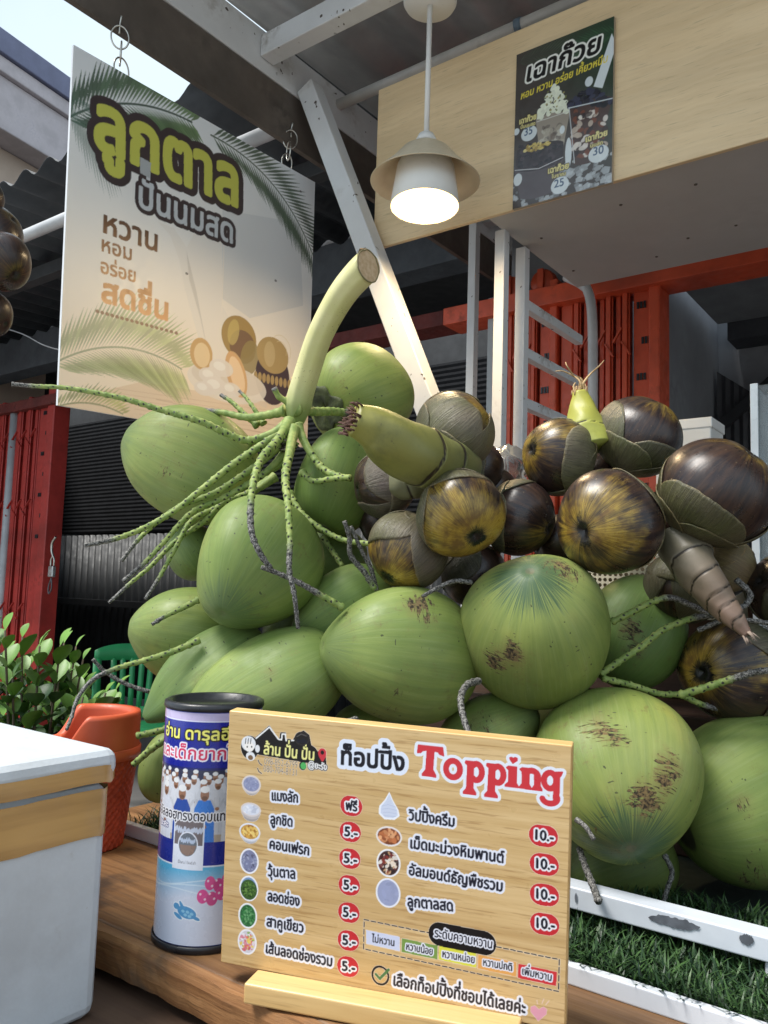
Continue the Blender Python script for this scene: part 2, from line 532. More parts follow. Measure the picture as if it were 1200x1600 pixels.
m_red = M_plain('red_gate_paint', (.38, .035, .028), .42, var=.3, scale=5, dirt=.85, dirtc=(.09, .012, .01))
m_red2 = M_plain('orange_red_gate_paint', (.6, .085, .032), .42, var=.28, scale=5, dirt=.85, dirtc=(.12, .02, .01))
m_concrete = M_plain('concrete', (.22, .21, .2), .85, var=.2, scale=.8, bump=.2, dirt=.5, dirtc=(.12, .11, .1))
m_chain = M_plain('chain_metal', (.5, .48, .43), .3, metal=1, var=.15)
m_black = M_plain('black_plastic', (.015, .016, .02), .35, var=.2, scale=20)

# ------------------------------------------------------------------ setting
G = 40
tag(obj('ground', [(-G, -G, 0), (G, -G, 0), (G, G, 0), (-G, G, 0)], [(0, 1, 2, 3)], m_concrete), kind='structure',
    label='grey concrete ground of the shop front', cat='ground')

def corrugated(name, u0, u1, v0, v1, z0, z1, pitch, amp, m, along='v', parent=None, vertical=False, per=8):
    "a real corrugated sheet; ridges run along v (or u), or upright when vertical"
    V, Fc = [], []
    L = (u1 - u0) if along == 'v' or vertical else (v1 - v0)
    n = max(8, int(L / pitch * per))
    for i in range(n + 1):
        s = i / n; w = amp * math.sin(2 * PI * s * L / pitch)
        if vertical: a, b = ST(u0 + s * L, v0 + w, z0), ST(u0 + s * L, v0 + w, z1)
        elif along == 'v': a, b = ST(u0 + s * L, v0, z0 + w), ST(u0 + s * L, v1, z1 + w)
        else: a, b = ST(u0, v0 + s * L, z0 + w), ST(u1, v0 + s * L, z1 + w)
        V += [a, b]
    for i in range(n): Fc.append((2*i, 2*i+1, 2*i+3, 2*i+2))
    return obj(name, V, Fc, m, None, parent, smooth=True, solid=.002)

# pinkish house beyond the lane, upper left
h0, h1 = on_z(-260, -125, 5.2), on_z(128, 151, 5.2)
hd = (h1 - h0).normalized(); hn = Vector((hd.y, -hd.x, 0))      # hn faces the camera side
house = thing('house', 'pinkish beige house wall with a pale concrete eave and blue grey gutter', 'house', ((h0 + h1) / 2).xy.to_3d())
L_ = (h1 - h0).length
def hbox(name, n0, n1, z0, z1, m, ext=0.0, bevel=.01):
    mw = Matrix((hd, -hn, Vector((0, 0, 1)))).transposed().to_4x4(); mw.translation = Vector((h0.x, h0.y, 0))
    return MB().box(-ext, L_ + ext, -n1, -n0, z0, z1).obj(name, m, mw, house, smooth=False, bevel=bevel)
hbox('gutter', -.02, .12, 5.02, 5.2, m_gutter, .03)
hbox('eave', -.3, .09, 4.9, 5.018, m_eave, .02)
hbox('eave_board', -.26, .05, 4.5, 4.898, m_eave)
hbox('wall', -3.5, -.18, 0, 4.498, m_pink_wall)
hbox('roof', -3.5, -.05, 5.2, 5.3, m_dark_sheet)

# the shophouse behind the stall
shop = thing('shophouse', 'dark open shophouse behind the stall with grey lintel and corrugated back wall', 'building', ST(-2, 3.2, 0))
VG, VB = 2.85, 5.4
sbox('ceiling', -9, -1.2, VG + .02, VB - .9, 3.05, 3.2, m_dark_wall, shop)  # unseen slab, left open at the back and right to let daylight in
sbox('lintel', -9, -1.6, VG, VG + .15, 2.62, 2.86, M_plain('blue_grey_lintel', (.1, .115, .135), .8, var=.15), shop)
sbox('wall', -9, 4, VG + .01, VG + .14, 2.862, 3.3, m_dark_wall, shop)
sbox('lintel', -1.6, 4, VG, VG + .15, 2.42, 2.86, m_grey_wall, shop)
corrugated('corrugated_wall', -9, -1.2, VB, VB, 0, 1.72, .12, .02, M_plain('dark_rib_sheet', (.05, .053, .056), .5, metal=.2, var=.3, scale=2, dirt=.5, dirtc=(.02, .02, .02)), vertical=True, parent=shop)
sbox('wall_rail', -9, -1.2, VB - .1, VB - .03, .93, 1.0, m_dark_wall, shop)
V, Fc = [], []
for i in range(61):                                           # rolled shutter slats above the sheet
    z = 1.74 + 1.3 * i / 60
    V += [ST(-9, VB - .007 * (i % 2), z), ST(-1.2, VB - .007 * (i % 2), z)]
for i in range(60): Fc.append((2*i, 2*i+1, 2*i+3, 2*i+2))
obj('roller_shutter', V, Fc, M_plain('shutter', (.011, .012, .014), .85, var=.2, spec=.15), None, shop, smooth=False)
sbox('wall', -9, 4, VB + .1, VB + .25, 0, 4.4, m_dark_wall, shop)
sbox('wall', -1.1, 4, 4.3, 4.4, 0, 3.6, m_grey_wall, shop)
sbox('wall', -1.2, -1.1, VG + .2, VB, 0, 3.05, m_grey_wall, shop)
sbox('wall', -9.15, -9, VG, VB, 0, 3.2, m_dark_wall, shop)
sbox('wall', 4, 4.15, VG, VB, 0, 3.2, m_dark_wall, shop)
sbox('cabinet', -3.6, -2.5, 4.6, 5.2, 0, .55, M_plain('dark_cabinet', (.05, .038, .032), .7), shop)
# underside of the stair and its props, seen past the right gate
mb = MB(); a, b = ST(-.86, 3.7, 2.2), ST(.3, 3.5, .9)
V, Fc = [], []
for i in range(80):
    s = i / 79; p = ST(-1.08 + 1.6 * s, 4.2 + .012 * (i % 2), 0); zt = 2.35 - 1.25 * s
    V += [(p.x, p.y, 0), (p.x, p.y, zt)]
for i in range(79): Fc.append((2*i, 2*i+1, 2*i+3, 2*i+2))
obj('stair_panel', V, Fc, M_plain('stair_panel', (.06, .062, .068), .6), None, shop, smooth=False)
mb = MB(); bar(mb, on_v(1122, 672, 4.2), on_v(1230, 575, 4.2), .05, .05)
mb.obj('brace', m_dark_wall, None, shop, smooth=False)
cbl = on_v(1136, 488, 4.1); cbb = on_v(1136, 532, 4.1)
sbox('crossbeam', uv_of(cbl)[0], 3, 4.1, 4.28, cbb.z, cbl.z, M_plain('dark_grey_beam', (.07, .075, .085), .7), shop)
sbox('grey_panel', -1.05, 3, 3.2, 4.1, 2.56, 2.6, M_plain('pale_grey_panel', (.3, .31, .32), .7), shop)

# awning over the shop front
aw = thing('awning', 'dark corrugated awning sheet jutting out above the dark shop front', 'awning', ST(-4, 2.2, 2.8))
ae = on_z(0, 293, 2.8); av = uv_of(ae)[1]
corrugated('sheet', -7.5, -1.62, av, VG, 2.8, 2.86, .17, .022, m_dark_sheet, 'v', aw)
sbox('purlin', -7.5, -1.62, av + .5, av + .56, 2.70, 2.765, m_dark_wall, aw)
tag(MB().tube([on_z(-200, 470, 2.5), on_z(470, 186, 2.5)], .022, 12).obj('pipe', M_plain('grey_pipe', (.5, .51, .52), .4)),
    'thin grey pipe under the dark awning behind the hanging sign', 'pipe')
wpts = [on_v(x, y, 1.9) for x, y in ((-40, 500), (30, 520), (70, 540), (110, 548), (170, 540))]
tag(MB().tube(smooth_path(wpts, .03), .003, 6).obj('cable', M_plain('grey_cable', (.2, .2, .21), .5)),
    'thin sagging cable left of the hanging sign under the awning', 'cable')

# ------------------------------------------------------------------ stall roof and steel frame
UB = -1.5
zb0 = on_u(187, 58, UB).z; 
roof = thing('stall_roof', 'corrugated zinc roof of the stall over the white frame', 'roof', ST(0, 1.8, 2.75))
corrugated('sheet', UB - .12, 1.7, .75, 3.05, 2.78, 2.80, .2, .018, m_zinc, 'v', roof, per=10)
frame = thing('stall_frame', 'white and brown steel frame of the stall with diagonal strut', 'frame', ST(UB, 1.45, 0))
bz0 = on_u(187, 58, UB - .016).z; bz1 = on_u(350, 70, UB).z
sbox('beam', UB - .016, UB, .3, 2.8, bz0, bz1, m_brown_steel, frame, bevel=.001)
sbox('top_beam', UB - .06, UB + .002, .3, 2.8, bz1 + .0025, 2.665, m_white, frame)
sbox('crossbeam', UB + .004, 1.7, 1.39, 1.44, 2.585, 2.645, m_white, frame)
sbox('crossbeam', UB + .004, 1.7, 2.55, 2.6, 2.585, 2.645, m_grey_steel, frame)
for u in (-.8, .0, .8): sbox('rafter', u, u + .04, .8, 3.0, 2.67, 2.72, m_grey_steel, frame)
mb = MB(); vs_ = uv_of(on_u(484, 140, UB + .03))[1]; bar(mb, on_v(484, 140, vs_), on_v(678, 655, vs_), .055, .05, up=D2)
mb.obj('strut', m_white, None, frame, smooth=False, bevel=.003)
for u in (UB - .03, 1.6): sbox('post', u - .03, u + .03, 2.72, 2.78, 0, 2.36, m_grey_steel, frame)
tag(MB().tube([on_z(520, 168, 2.62), on_z(1000, -42, 2.62)], .016, 14).obj('conduit', M_plain('white_conduit', (.62, .6, .56), .4, dirt=.6, dirtc=(.3, .27, .22))),
    'white conduit pipe running above the plywood fascia board', 'pipe')
q0, q1 = on_z(806, 42, 2.62), on_z(816, 38, 2.62)
tag(MB().tube([q0, q1], .0185, 14).obj('tape', M_plain('blue_tape', (.16, .22, .28), .4)), 'blue tape wrapped round the white conduit', 'tape')

# plywood fascia with the grey soffit box behind it
VF = 1.6
f_l, f_b = on_v(583, 390, VF), on_v(560, 165, VF)
fz0, fz1 = f_l.z, f_b.z
fu0 = uv_of(f_l)[0]
fascia = thing('fascia_board', 'light plywood fascia board across the stall front with grey soffit box', 'board', ST(0, VF, fz0))
m_ply = M_wood('plywood', lin(236, 210, 168), lin(226, 198, 154), 0, 2.0, .42, bump=.07)
sbox('board', fu0, 1.75, VF, VF + .012, fz0, fz1 + .02, m_ply, fascia, bevel=.002)
s_l = on_z(770, 345, fz0 + .012)
s_b = on_z(930, 441, fz0 + .012)
su0, sv1 = uv_of(s_l)[0], uv_of(s_b)[1]
m_soffit = M_plain('grey_soffit', (.46, .445, .43), .6, var=.05, scale=3, dirt=.25, dirtc=(.25, .23, .21))
sbox('soffit', su0, 1.75, VF + .014, sv1, fz0 + .008, fz0 + .02, m_soffit, fascia, bevel=.001)
for px, py in ((1026, 401), (896, 423), (970, 320), (1087, 288), (1150, 352), (846, 372), (1075, 372)):
    sp0 = on_z(px, py, fz0 + .008)
    MB().lathe([(0, -.0022), (.003, -.0018), (.004, 0), (0, 0)], 16).obj('screw', m_brown_steel, Matrix.Translation(sp0), fascia)
sbox('box_side', su0, su0 + .012, VF + .014, sv1, fz0 + .022, fz1, m_soffit, fascia, bevel=.001)
sbox('box_back', su0 + .014, 1.75, sv1 - .012, sv1, fz0 + .022, fz1, m_soffit, fascia, bevel=.001)

# white ladder rack
lad = thing('ladder_rack', 'white steel ladder rack with open rungs behind the fruit pile', 'rack', on_z(817, 388, 0))
def vpost(px, py, z1, w=.027):
    p = on_z(px, py, z1); u, v = uv_of(p)
    return u, v, sbox('post', u - w/2, u + w/2, v - w/2, v + w/2, 0, z1, m_white, lad, bevel=.002)
vpost(742, 345, fz0 + .3); vpost(785, 362, fz0 + .01)
u3, v3, _ = vpost(817, 389, fz0 + .005)
for px, py in ((826, 481), (826, 556), (826, 634)):
    z = on_u(px, py, u3).z
    sbox('rung', u3 - .011, u3 + .011, v3 + .015, v3 + .36, z - .013, z + .013, m_white, lad, bevel=.002)
sp = [on_v(x, y, 2.6) for x, y in ((884, 432), (910, 445), (921, 462), (926, 520), (926, 700))]
tag(MB().tube(smooth_path(sp, .02), .017, 12).obj('drain_pipe', M_plain('white_pipe', (.6, .61, .62), .4)), 'white bent drain pipe in front of the orange red gate', 'pipe')

# folding gates
def folding_gate(label, px0, px1, pytop, m, group, ribs, rail=None):
    a, b = on_v(px0, pytop, VG), on_v(px1, pytop, VG)
    u0, u1, zt = uv_of(a)[0], uv_of(b)[0], (a.z + b.z) / 2
    g = thing('folding_gate', label, 'gate', ST((u0 + u1) / 2, VG, 0), group)
    w = u1 - u0
    pw = w * .13
    sbox('end_post', u1 - pw * .8, u1, VG - .13, VG - .02, .02, zt + .04, m, g, bevel=.006)
    sbox('post', u1 - pw * 2.1, u1 - pw * .83, VG - .1, VG - .03, .02, zt, m, g, bevel=.004)
    sbox('post', u0, u0 + pw, VG - .11, VG - .02, .02, zt, m, g, bevel=.006)
    n = ribs; us = u0 + pw * 1.1; ue = u1 - pw * 2.2; st = (ue - us) / n
    for i in range(n):                                       # folded upright channels
        uu = us + i * st
        mb = MB(); d = .02 * (i % 2); k = VG - .09 + d
        mb.box(-.42 * st, .12 * st, -.03, .03, .03 - zt / 2, zt / 2 - .02 * (i % 3))
        mb.tube([(.28 * st, -.02, -zt / 2 + .04), (.28 * st, -.02, zt / 2 - .03)], .1 * st, 8)
        mb.obj('channel', m, Matrix.Translation(ST(uu + st / 2, k, zt / 2)) @ Matrix.Rotation(ROT, 4, 'Z'), g, smooth=False, bevel=.002)
    for z in (.35, 1.0, 1.65, 2.1):
        if z < zt - .1:
            mb = MB()
            for i in range(n): bar(mb, ST(us + i * st, VG - .12, z), ST(us + i * st + st, VG - .12, z + .05 * (1 if i % 2 else -1)), .012, .006)
            mb.obj('lattice_strip', m, None, g, smooth=False)
    mk = MB()
    for i in range(7):
        z = zt * (.95 - .055 * i); uu = u1 - pw * (1.15 if i % 2 else 1.5)
        for k in (-.012, 0, .012): mk.box(uu + k - .004, uu + k + .004, -.002, .002, z - .012, z + .012)
    V = [ST(x, VG - .1025 + y, z) for x, y, z in mk.V]
    tag(obj('slot', V, mk.F, m_black, None, g, smooth=False), kind='stuff')
    return g, u0, u1, zt
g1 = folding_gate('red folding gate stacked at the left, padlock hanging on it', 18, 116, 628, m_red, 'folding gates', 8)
g2 = folding_gate('orange red folding gate stacked behind the white ladder rack', 785, 893, 478, m_red2, 'folding gates', 7)
g3 = folding_gate('orange red folding gate with roller wheels right of the drain pipe', 896, 1049, 450, m_red2, 'folding gates', 7)
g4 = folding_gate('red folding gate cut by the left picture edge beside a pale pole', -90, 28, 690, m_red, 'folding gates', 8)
tr = thing('gate_track', 'red steel gate track with hanging roller wheels above the gates', 'track', ST(-1, VG, 2.3))
zt = g3[3] - .07
sbox('rail', -1.75, 3, VG - .16, VG - .02, zt, zt + .07, m_red2, tr)
sbox('rail', -9, -1.752, VG - .155, VG - .02, zt + .004, zt + .066, M_plain('shaded_red_rail', (.13, .02, .016), .7, var=.3, dirt=.9, dirtc=(.03, .015, .012)), tr)  # left stretch of the same rail, its shade painted as darker red
for px in (958, 984, 1024, 800, 850):
    p = on_v(px, 440, VG - .09); u, _ = uv_of(p)
    wm = Matrix.Translation(ST(u, VG - .09, zt + .115)) @ Matrix.Rotation(ROT, 4, 'Z') @ Matrix.Rotation(PI / 2, 4, 'X')
    MB().lathe([(.008, -.02), (.045, -.02), (.05, -.012), (.036, 0), (.05, .012), (.045, .02), (.008, .02)], 24).obj('roller', m_red2, wm, tr)
    sbox('bracket', u - .012, u + .012, VG - .125, VG - .115, zt + .04, zt + .16, m_red2, tr, bevel=.001)
pp = on_v(36, 640, VG - .05); u, v = uv_of(pp)
tag(MB().tube([ST(u, VG - .1, 0), ST(u, VG - .1, 2.3)], .03, 12).obj('pole', M_plain('pale_pole', (.4, .42, .44), .4)), 'pale steel pole between the two red gates at the left', 'pole')
# padlock on the left gate
pc = on_v(81, 893, VG - .16)
pad = thing('padlock', 'grey padlock on a hasp with keys hanging on the red gate', 'padlock', pc)
k = 5.2 / F
mwp = Matrix.Translation(pc) @ Matrix.Rotation(ROT, 4, 'Z')
MB().box(-6*k, 6*k, -.012, .012, -8*k, 8*k).obj('body', M_plain('lock_steel', (.5, .5, .5), .3, metal=.8), mwp, pad, smooth=False, bevel=.006)
MB().tube(smooth_path([(-4*k, 0, 8*k), (-4*k, 0, 17*k), (0, 0, 22*k), (4*k, 0, 17*k), (4*k, 0, 8*k)], .004), 1.3*k, 8).obj('shackle', m_chain, mwp, pad)
MB().tube(smooth_path([(2*k, 0, 20*k), (-4*k, 0, 30*k), (-4*k, 0, 42*k), (4*k, 0, 50*k)], .005), 1.8*k, 8).obj('hasp', m_chain, mwp, pad)
MB().tube(smooth_path([(0, 0, -9*k), (-6*k, 0, -22*k), (-4*k, 0, -32*k), (2*k, 0, -24*k), (0, 0, -10*k)], .005), 1.1*k, 6).obj('keys', M_plain('key_metal', (.12, .11, .12), .4, metal=.7), mwp, pad)

# ------------------------------------------------------------------ hanging sign
BROWN = lin(62, 48, 46)
mw, sw, sh, Hi = board_pose([(115, 70), (492, 285), (494, 702), (117, 637)], .75)
NX, NY = 430, int(430 * sh / sw)
cv = Canvas(NX * 2, NY * 2)
fm = px_map(Hi, NX * 2, NY * 2); K = NX * 2 / 377; KV = NY * 2 / 535
ty = (cv.yy / cv.h)[..., None]
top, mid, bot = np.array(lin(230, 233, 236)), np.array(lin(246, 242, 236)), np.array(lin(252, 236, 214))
cv.c[:] = np.where(ty < .45, top + (mid - top) * ty / .45, mid + (bot - mid) * np.clip((ty - .45) / .4, 0, 1))  # grey backlit top and lamp-warm foot painted into the print
nz = smoothnoise(cv.h, cv.w, 5, 3)[..., None]
cv.c *= (.96 + .08 * nz)
q = lambda pts: [fm(*p) for p in pts]
# pale poured milk, glass edge and table top in the print
cv.poly(q([(255, 350), (275, 372), (290, 410), (300, 455), (320, 520), (345, 600), (430, 640), (440, 560), (380, 520), (357, 480), (352, 340), (330, 330), (300, 390), (280, 360)]), lin(238, 232, 224), .55)
cv.poly(q([(352, 330), (470, 350), (480, 480), (400, 500), (357, 470)]), lin(206, 208, 210), .45)
cv.poly(q([(300, 395), (318, 460), (340, 560), (325, 500), (306, 440)]), lin(206, 200, 192), .6)
cv.line(q([(353, 340), (357, 400), (357, 490)]), 3, lin(250, 240, 226), .7)
cv.poly(q([(240, 600), (494, 640), (494, 702), (117, 640), (180, 615)]), lin(214, 178, 138), .35)
for i in range(7): cv.line(q([(200 + i*8, 610 + i*8), (494, 652 + i*7)]), 2, lin(190, 150, 110), .25)
for y in (.93, .965): cv.line([(cv.w * .32, cv.h * y), (cv.w, cv.h * (y + .012))], 3, lin(176, 140, 104), .3)
G1, G2 = lin(56, 84, 64), lin(96, 124, 74)
random.seed(5)
frond(cv, fm(108, 190), fm(300, 192), .1, 34, 75 * K, G1, G2, .92, (1, 1), 11)
frond(cv, fm(112, 150), fm(190, 240), -.05, 22, 70 * K, lin(80, 110, 96), lin(140, 150, 140), .55, (1, 1), 8)
frond(cv, fm(330, 212), fm(500, 420), .14, 40, 60 * K, lin(70, 92, 62), lin(72, 88, 66), .92, (1, 1), 9)
frond(cv, fm(104, 575), fm(300, 580), .13, 40, 85 * K, lin(150, 166, 120), lin(186, 196, 130), .7, (1, 1), 9)
frond(cv, fm(112, 640), fm(215, 650), .1, 20, 34 * K, lin(150, 160, 110), lin(190, 190, 120), .8, (1, 0), 7)
def pell(x, y, rx, ry, c, al=1, rot=0):
    X, Y = fm(x, y); return cv.ell(X, Y, rx * K * 1.02, ry * KV, c, al, rot)
pell(385, 530, 29, 38, lin(176, 148, 96)); pell(391, 545, 22, 30, lin(120, 92, 84), .75); pell(376, 522, 9, 24, lin(216, 196, 126), .6, .2)
pell(402, 562, 15, 33, lin(160, 142, 96), .9, .25)
pell(438, 592, 31, 52, lin(84, 70, 76)); pell(437, 558, 29, 34, lin(186, 160, 112)); pell(432, 556, 10, 24, lin(214, 194, 150), .6)
for i in range(9): pell(412 + i*6.4, 590 + 1.6*i, 3.2, 9, lin(186, 160, 112))
for r in (12, 20): cv.line([tuple(np.array(fm(448, 550)) + np.array((math.cos(t)*r*K, math.sin(t)*r*K))) for t in np.linspace(-2.2, .4, 12)], 2, lin(226, 210, 170), .7)
pell(372, 602, 64, 34, lin(240, 232, 222), .8); pell(372, 596, 58, 26, lin(226, 214, 200), .7)
pell(329, 556, 17, 27, lin(214, 176, 124)); pell(330, 558, 12, 21, lin(240, 214, 172))
pell(383, 588, 16, 42, lin(222, 180, 132), 1, -.42); pell(384, 589, 11, 34, lin(246, 216, 178), 1, -.42)
for x, y, r in ((343, 590, 17), (360, 578, 19), (352, 606, 20), (376, 612, 16), (335, 610, 15)): pell(x, y, r, r*.8, lin(238, 230, 222), .9); pell(x-3, y-3, r*.5, r*.4, lin(250, 246, 240), .8)
pell(305, 640, 12, 4, lin(150, 126, 104), .6); pell(305, 640, 7, 2, lin(220, 200, 170), .6)
cv.text('ลูกตาล', fm(152, 230), fm(379, 326), 66 * KV, lin(204, 204, 92), 3.4 * K, [(8.5 * K, lin(66, 54, 56))])
pm = cv.text('ลูกตาล', fm(152, 230), fm(379, 326), 66 * KV, lin(204, 204, 92), 3.4 * K)
# redraw so that the print order is halo, then letters of the second line, then the first
cv.text('ปั่นนมสด', fm(222, 325), fm(372, 384), 33 * KV, lin(206, 210, 214), 1.1 * K, [(5 * K, lin(66, 54, 56))])
cv.paint(pm, lin(204, 204, 92))
gr = lambda y: np.array(lin(84, 58, 46)) + (np.array(lin(232, 176, 122)) - np.array(lin(84, 58, 46))) * np.clip((y / cv.h - .42) / .27, 0, 1)[:, None]  # letters fade to orange: lamp glare painted into the ink
cv.text('หวาน', fm(170, 366), fm(259, 398), 27 * KV, bold=1.1 * K, grad=gr)
cv.text('หอม', fm(170, 396), fm(220, 412), 18 * KV, bold=.8 * K, grad=gr)
cv.text('อร่อย', fm(171, 430), fm(227, 446), 17 * KV, bold=.7 * K, grad=gr)
cv.text('สดชื่น', fm(174, 474), fm(279, 505), 28 * KV, bold=1.7 * K, grad=gr)
for i in range(17):
    t = i / 16; pell(170 + 120*t, 491 + 33*t, 2.4, 2.8, lin(150, 112, 86), .9)
X, Y = fm(233, 266); cv.poly([(X-8*K, Y-10*K), (X+7*K, Y-9*K), (X+6*K, Y+9*K), (X-7*K, Y+8*K)], lin(178, 182, 184))
for x, y in ((302, 431), (437, 441), (470, 300), (280, 250)): pell(x, y, 2.2, 2.2, lin(80, 70, 66), .8)
sg = thing('hanging_sign', 'square white hanging sign with palm fronds and green Thai lettering', 'sign', mw.translation)
obj('panel', *(lambda b: (b.V, b.F))(MB().box(0, sw, 0, sh, 0, .006)), M_plain('sign_panel', (.7, .72, .74), .4, var=.05), mw, sg, smooth=False)
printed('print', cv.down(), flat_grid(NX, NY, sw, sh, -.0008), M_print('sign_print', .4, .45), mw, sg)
# the two chains that hold it
def ring(c, n, up, r, w=.0017, sq=1.0):
    m = basis(n, c, up)
    return [m @ Vector((r * math.cos(t), r * sq * math.sin(t), 0)) for t in np.linspace(0, 2 * PI, 25)[:-1]]
for lab, holepx, toppx, n in (('steel ring chain at the left corner of the hanging sign', (190, 122), (187, 46), 3), ('brass toned ring chain at the right corner of the hanging sign', (447, 264), (455, 209), 3)):
    a = on_plane(*holepx, mw.translation, mw.to_3x3() @ Vector((0, 0, 1))); b = on_u(*toppx, UB + .004)
    t = thing('sign_chain', lab, 'chain', (a + b) / 2, 'ring chains of the hanging sign')
    L = (b - a).length
    for i in range(n):
        c = a + (b - a) * ((i + .5) / n); nrm = [D1, (D2 + D1 * .6), (D1 - D2 * .7)][i % 3]
        pts = ring(c, nrm, b - a, L / n * .68 , sq=.7)
        MB().tube(pts + pts[:2], .0019, 8, False).obj('ring', m_chain, None, t)
    MB().tube(smooth_path([b - Vector((0, 0, .01)), b + Vector((0, 0, .012)), b + D1 * .004 + Vector((0, 0, .03))], .004), .0022, 8).obj('hook', m_chain, None, t)

# ------------------------------------------------------------------ poster on the fascia
mw, sw, sh, Hi = board_pose([(795, 86), (950, 35), (966, 284), (814, 322)], .2)
pcen = mw @ Vector((0, 0, 0))
# laid against the fascia board: same plane, a few millimetres proud of it
ps = [on_v(x, y, VF - .009) for x, y in ((795, 86), (950, 35), (966, 284), (814, 322))]
pxd = D1.copy(); pyd = Vector((0, 0, -1))
sw = ((ps[1] - ps[0]).dot(D1) + (ps[2] - ps[3]).dot(D1)) / 2; sh = ((ps[0] - ps[3]).z + (ps[1] - ps[2]).z) / 2
pc = sum(ps, Vector()) / 4
mw = Matrix((pxd, pyd, pxd.cross(pyd))).transposed().to_4x4()
mw = mw @ Matrix.Rotation(math.radians(.6), 4, 'Z'); mw.translation = pc - (mw.to_3x3() @ Vector((sw / 2, sh / 2, 0)))
NX, NY = 220, 330
cv = Canvas(NX * 3, NY * 3, lin(62, 56, 54))
fm = px_map(Hi, NX * 3, NY * 3); K = NX * 3 / 155
tx = (cv.xx / cv.w)[..., None]; ty = (cv.yy / cv.h)[..., None]
cv.c[:] = np.array(lin(70, 64, 60)) + (np.array(lin(40, 62, 44)) - np.array(lin(70, 64, 60))) * np.clip(tx * 1.3 - ty * 1.2, 0, 1)
random.seed(8)
frond(cv, fm(800, 100), fm(905, 95), .1, 22, 30 * K, lin(66, 82, 66), lin(80, 92, 74), .6, (1, 1), 9)
frond(cv, fm(960, 60), fm(880, 100), -.1, 22, 30 * K, lin(54, 92, 60), lin(60, 100, 70), .7, (1, 1), 9)
cv.poly(q := [fm(*p) for p in ((948, 62), (957, 80), (940, 145), (926, 142))], lin(214, 222, 224))
# ice at the foot of the print
ice = smoothnoise(cv.h, cv.w, 26, 4) * .6 + smoothnoise(cv.h, cv.w, 60, 5) * .4
for i in range(150):
    x, y = random.uniform(0, cv.w), cv.h * random.uniform(.8, 1.0)
    r = random.uniform(8, 34); a0 = random.uniform(0, 2*PI)
    g = random.uniform(.2, .75)
    cv.poly([(x + r*math.cos(a0 + k*2*PI/5 + random.uniform(-.4, .4)), y + r*.8*math.sin(a0 + k*2*PI/5)) for k in range(5)], (g*.9, g*.97, g), .6)
def cup2(a, b, c, d, col):
    A_, B_, C_, D_ = (np.array(fm(*p)) for p in (a, b, c, d))
    top = [(A_ + B_) / 2 + (B_ - A_) / 2 * math.cos(t) + np.array((0, 1)) * np.linalg.norm(B_ - A_) * .09 * math.sin(t) for t in np.linspace(PI, 2*PI, 14)]
    bot = [(C_ + D_) / 2 + (D_ - C_) / 2 * math.cos(t) + np.array((0, 1)) * np.linalg.norm(D_ - C_) * .12 * math.sin(t) for t in np.linspace(0, PI, 14)]
    cv.poly(top + bot, col)
def cup(pts, c, al=1): cv.poly([fm(*p) for p in pts], c, al)
# three cups: one with whipped cream, one tall and dark, one low
cup2((838, 190), (892, 176), (850, 243), (886, 234), lin(150, 140, 126))
for i in range(40): X, Y = fm(random.uniform(848, 884), random.uniform(198, 232)); cv.ell(X, Y, random.uniform(2, 5) * K, random.uniform(2, 6) * K, random.choice([lin(104, 90, 78), lin(176, 168, 150), lin(84, 72, 64), lin(200, 196, 182)]), .6, random.uniform(0, 3))
for i in range(80):
    x = random.uniform(838, 888); y = 188 - (1 - abs(x - 864) / 28) * 48 * random.random() ** .7 - (x - 838) * .2
    X, Y = fm(x, y); cv.ell(X, Y, random.uniform(3, 6) * K, random.uniform(3, 5) * K, np.array(lin(232, 236, 214)) * random.uniform(.85, 1.05))
for i in range(26):
    x = random.uniform(846, 886); y = random.uniform(146, 182); X, Y = fm(x, y)
    cv.ell(X, Y, random.uniform(.8, 2.6) * K, random.uniform(.7, 1.7) * K, random.choice([lin(120, 128, 70), lin(52, 60, 44), lin(160, 150, 90)]), .9, random.uniform(0, 3))
cv.line([fm(840, 192), fm(892, 177)], 5, lin(206, 204, 194))
cup2((890, 172), (957, 160), (905, 256), (940, 249), lin(74, 54, 48))
for i in range(80):
    x, y = random.uniform(897, 951), random.uniform(176, 246); X, Y = fm(x, y)
    cv.ell(X, Y, random.uniform(2, 5) * K, random.uniform(2, 7) * K, random.choice([lin(190, 174, 158), lin(120, 66, 44), lin(42, 32, 34), lin(222, 214, 204), lin(58, 40, 36)]), .85, random.uniform(0, 3))
for i in range(50):
    x = random.uniform(890, 956); y = 170 - random.random() * 24 * (1 - ((x - 923) / 36) ** 2); X, Y = fm(x, y)
    cv.ell(X, Y, random.uniform(3, 6) * K, random.uniform(2.5, 4.5) * K, random.choice([lin(34, 34, 44), lin(22, 22, 30), lin(52, 54, 74)]))
cv.line([fm(889, 173), fm(957, 161)], 6, lin(206, 214, 218)); cv.line([fm(890, 173), fm(906, 255)], 5, lin(214, 218, 220), .8)
cup2((810, 262), (888, 246), (824, 304), (878, 292), lin(84, 76, 78)); cup2((812, 236), (886, 224), (812, 262), (887, 247), lin(52, 44, 46))
for i in range(60):
    x, y = random.uniform(814, 884), random.uniform(226, 258); X, Y = fm(x, y)
    cv.ell(X, Y, random.uniform(2, 5) * K, random.uniform(2, 3.5) * K, random.choice([lin(44, 36, 40), lin(66, 56, 60), lin(34, 30, 34)]))
for i in range(46):
    x = random.uniform(824, 864); y = 232 - (x - 824) * .12 + random.uniform(-6, 5); X, Y = fm(x, y)
    cv.ell(X, Y, random.uniform(1.5, 3.5) * K, random.uniform(1.2, 2.5) * K, random.choice([lin(196, 174, 92), lin(160, 134, 62), lin(214, 198, 130)]))
cv.line([fm(812, 264), fm(850, 262), fm(887, 246)], 4, lin(214, 214, 214))
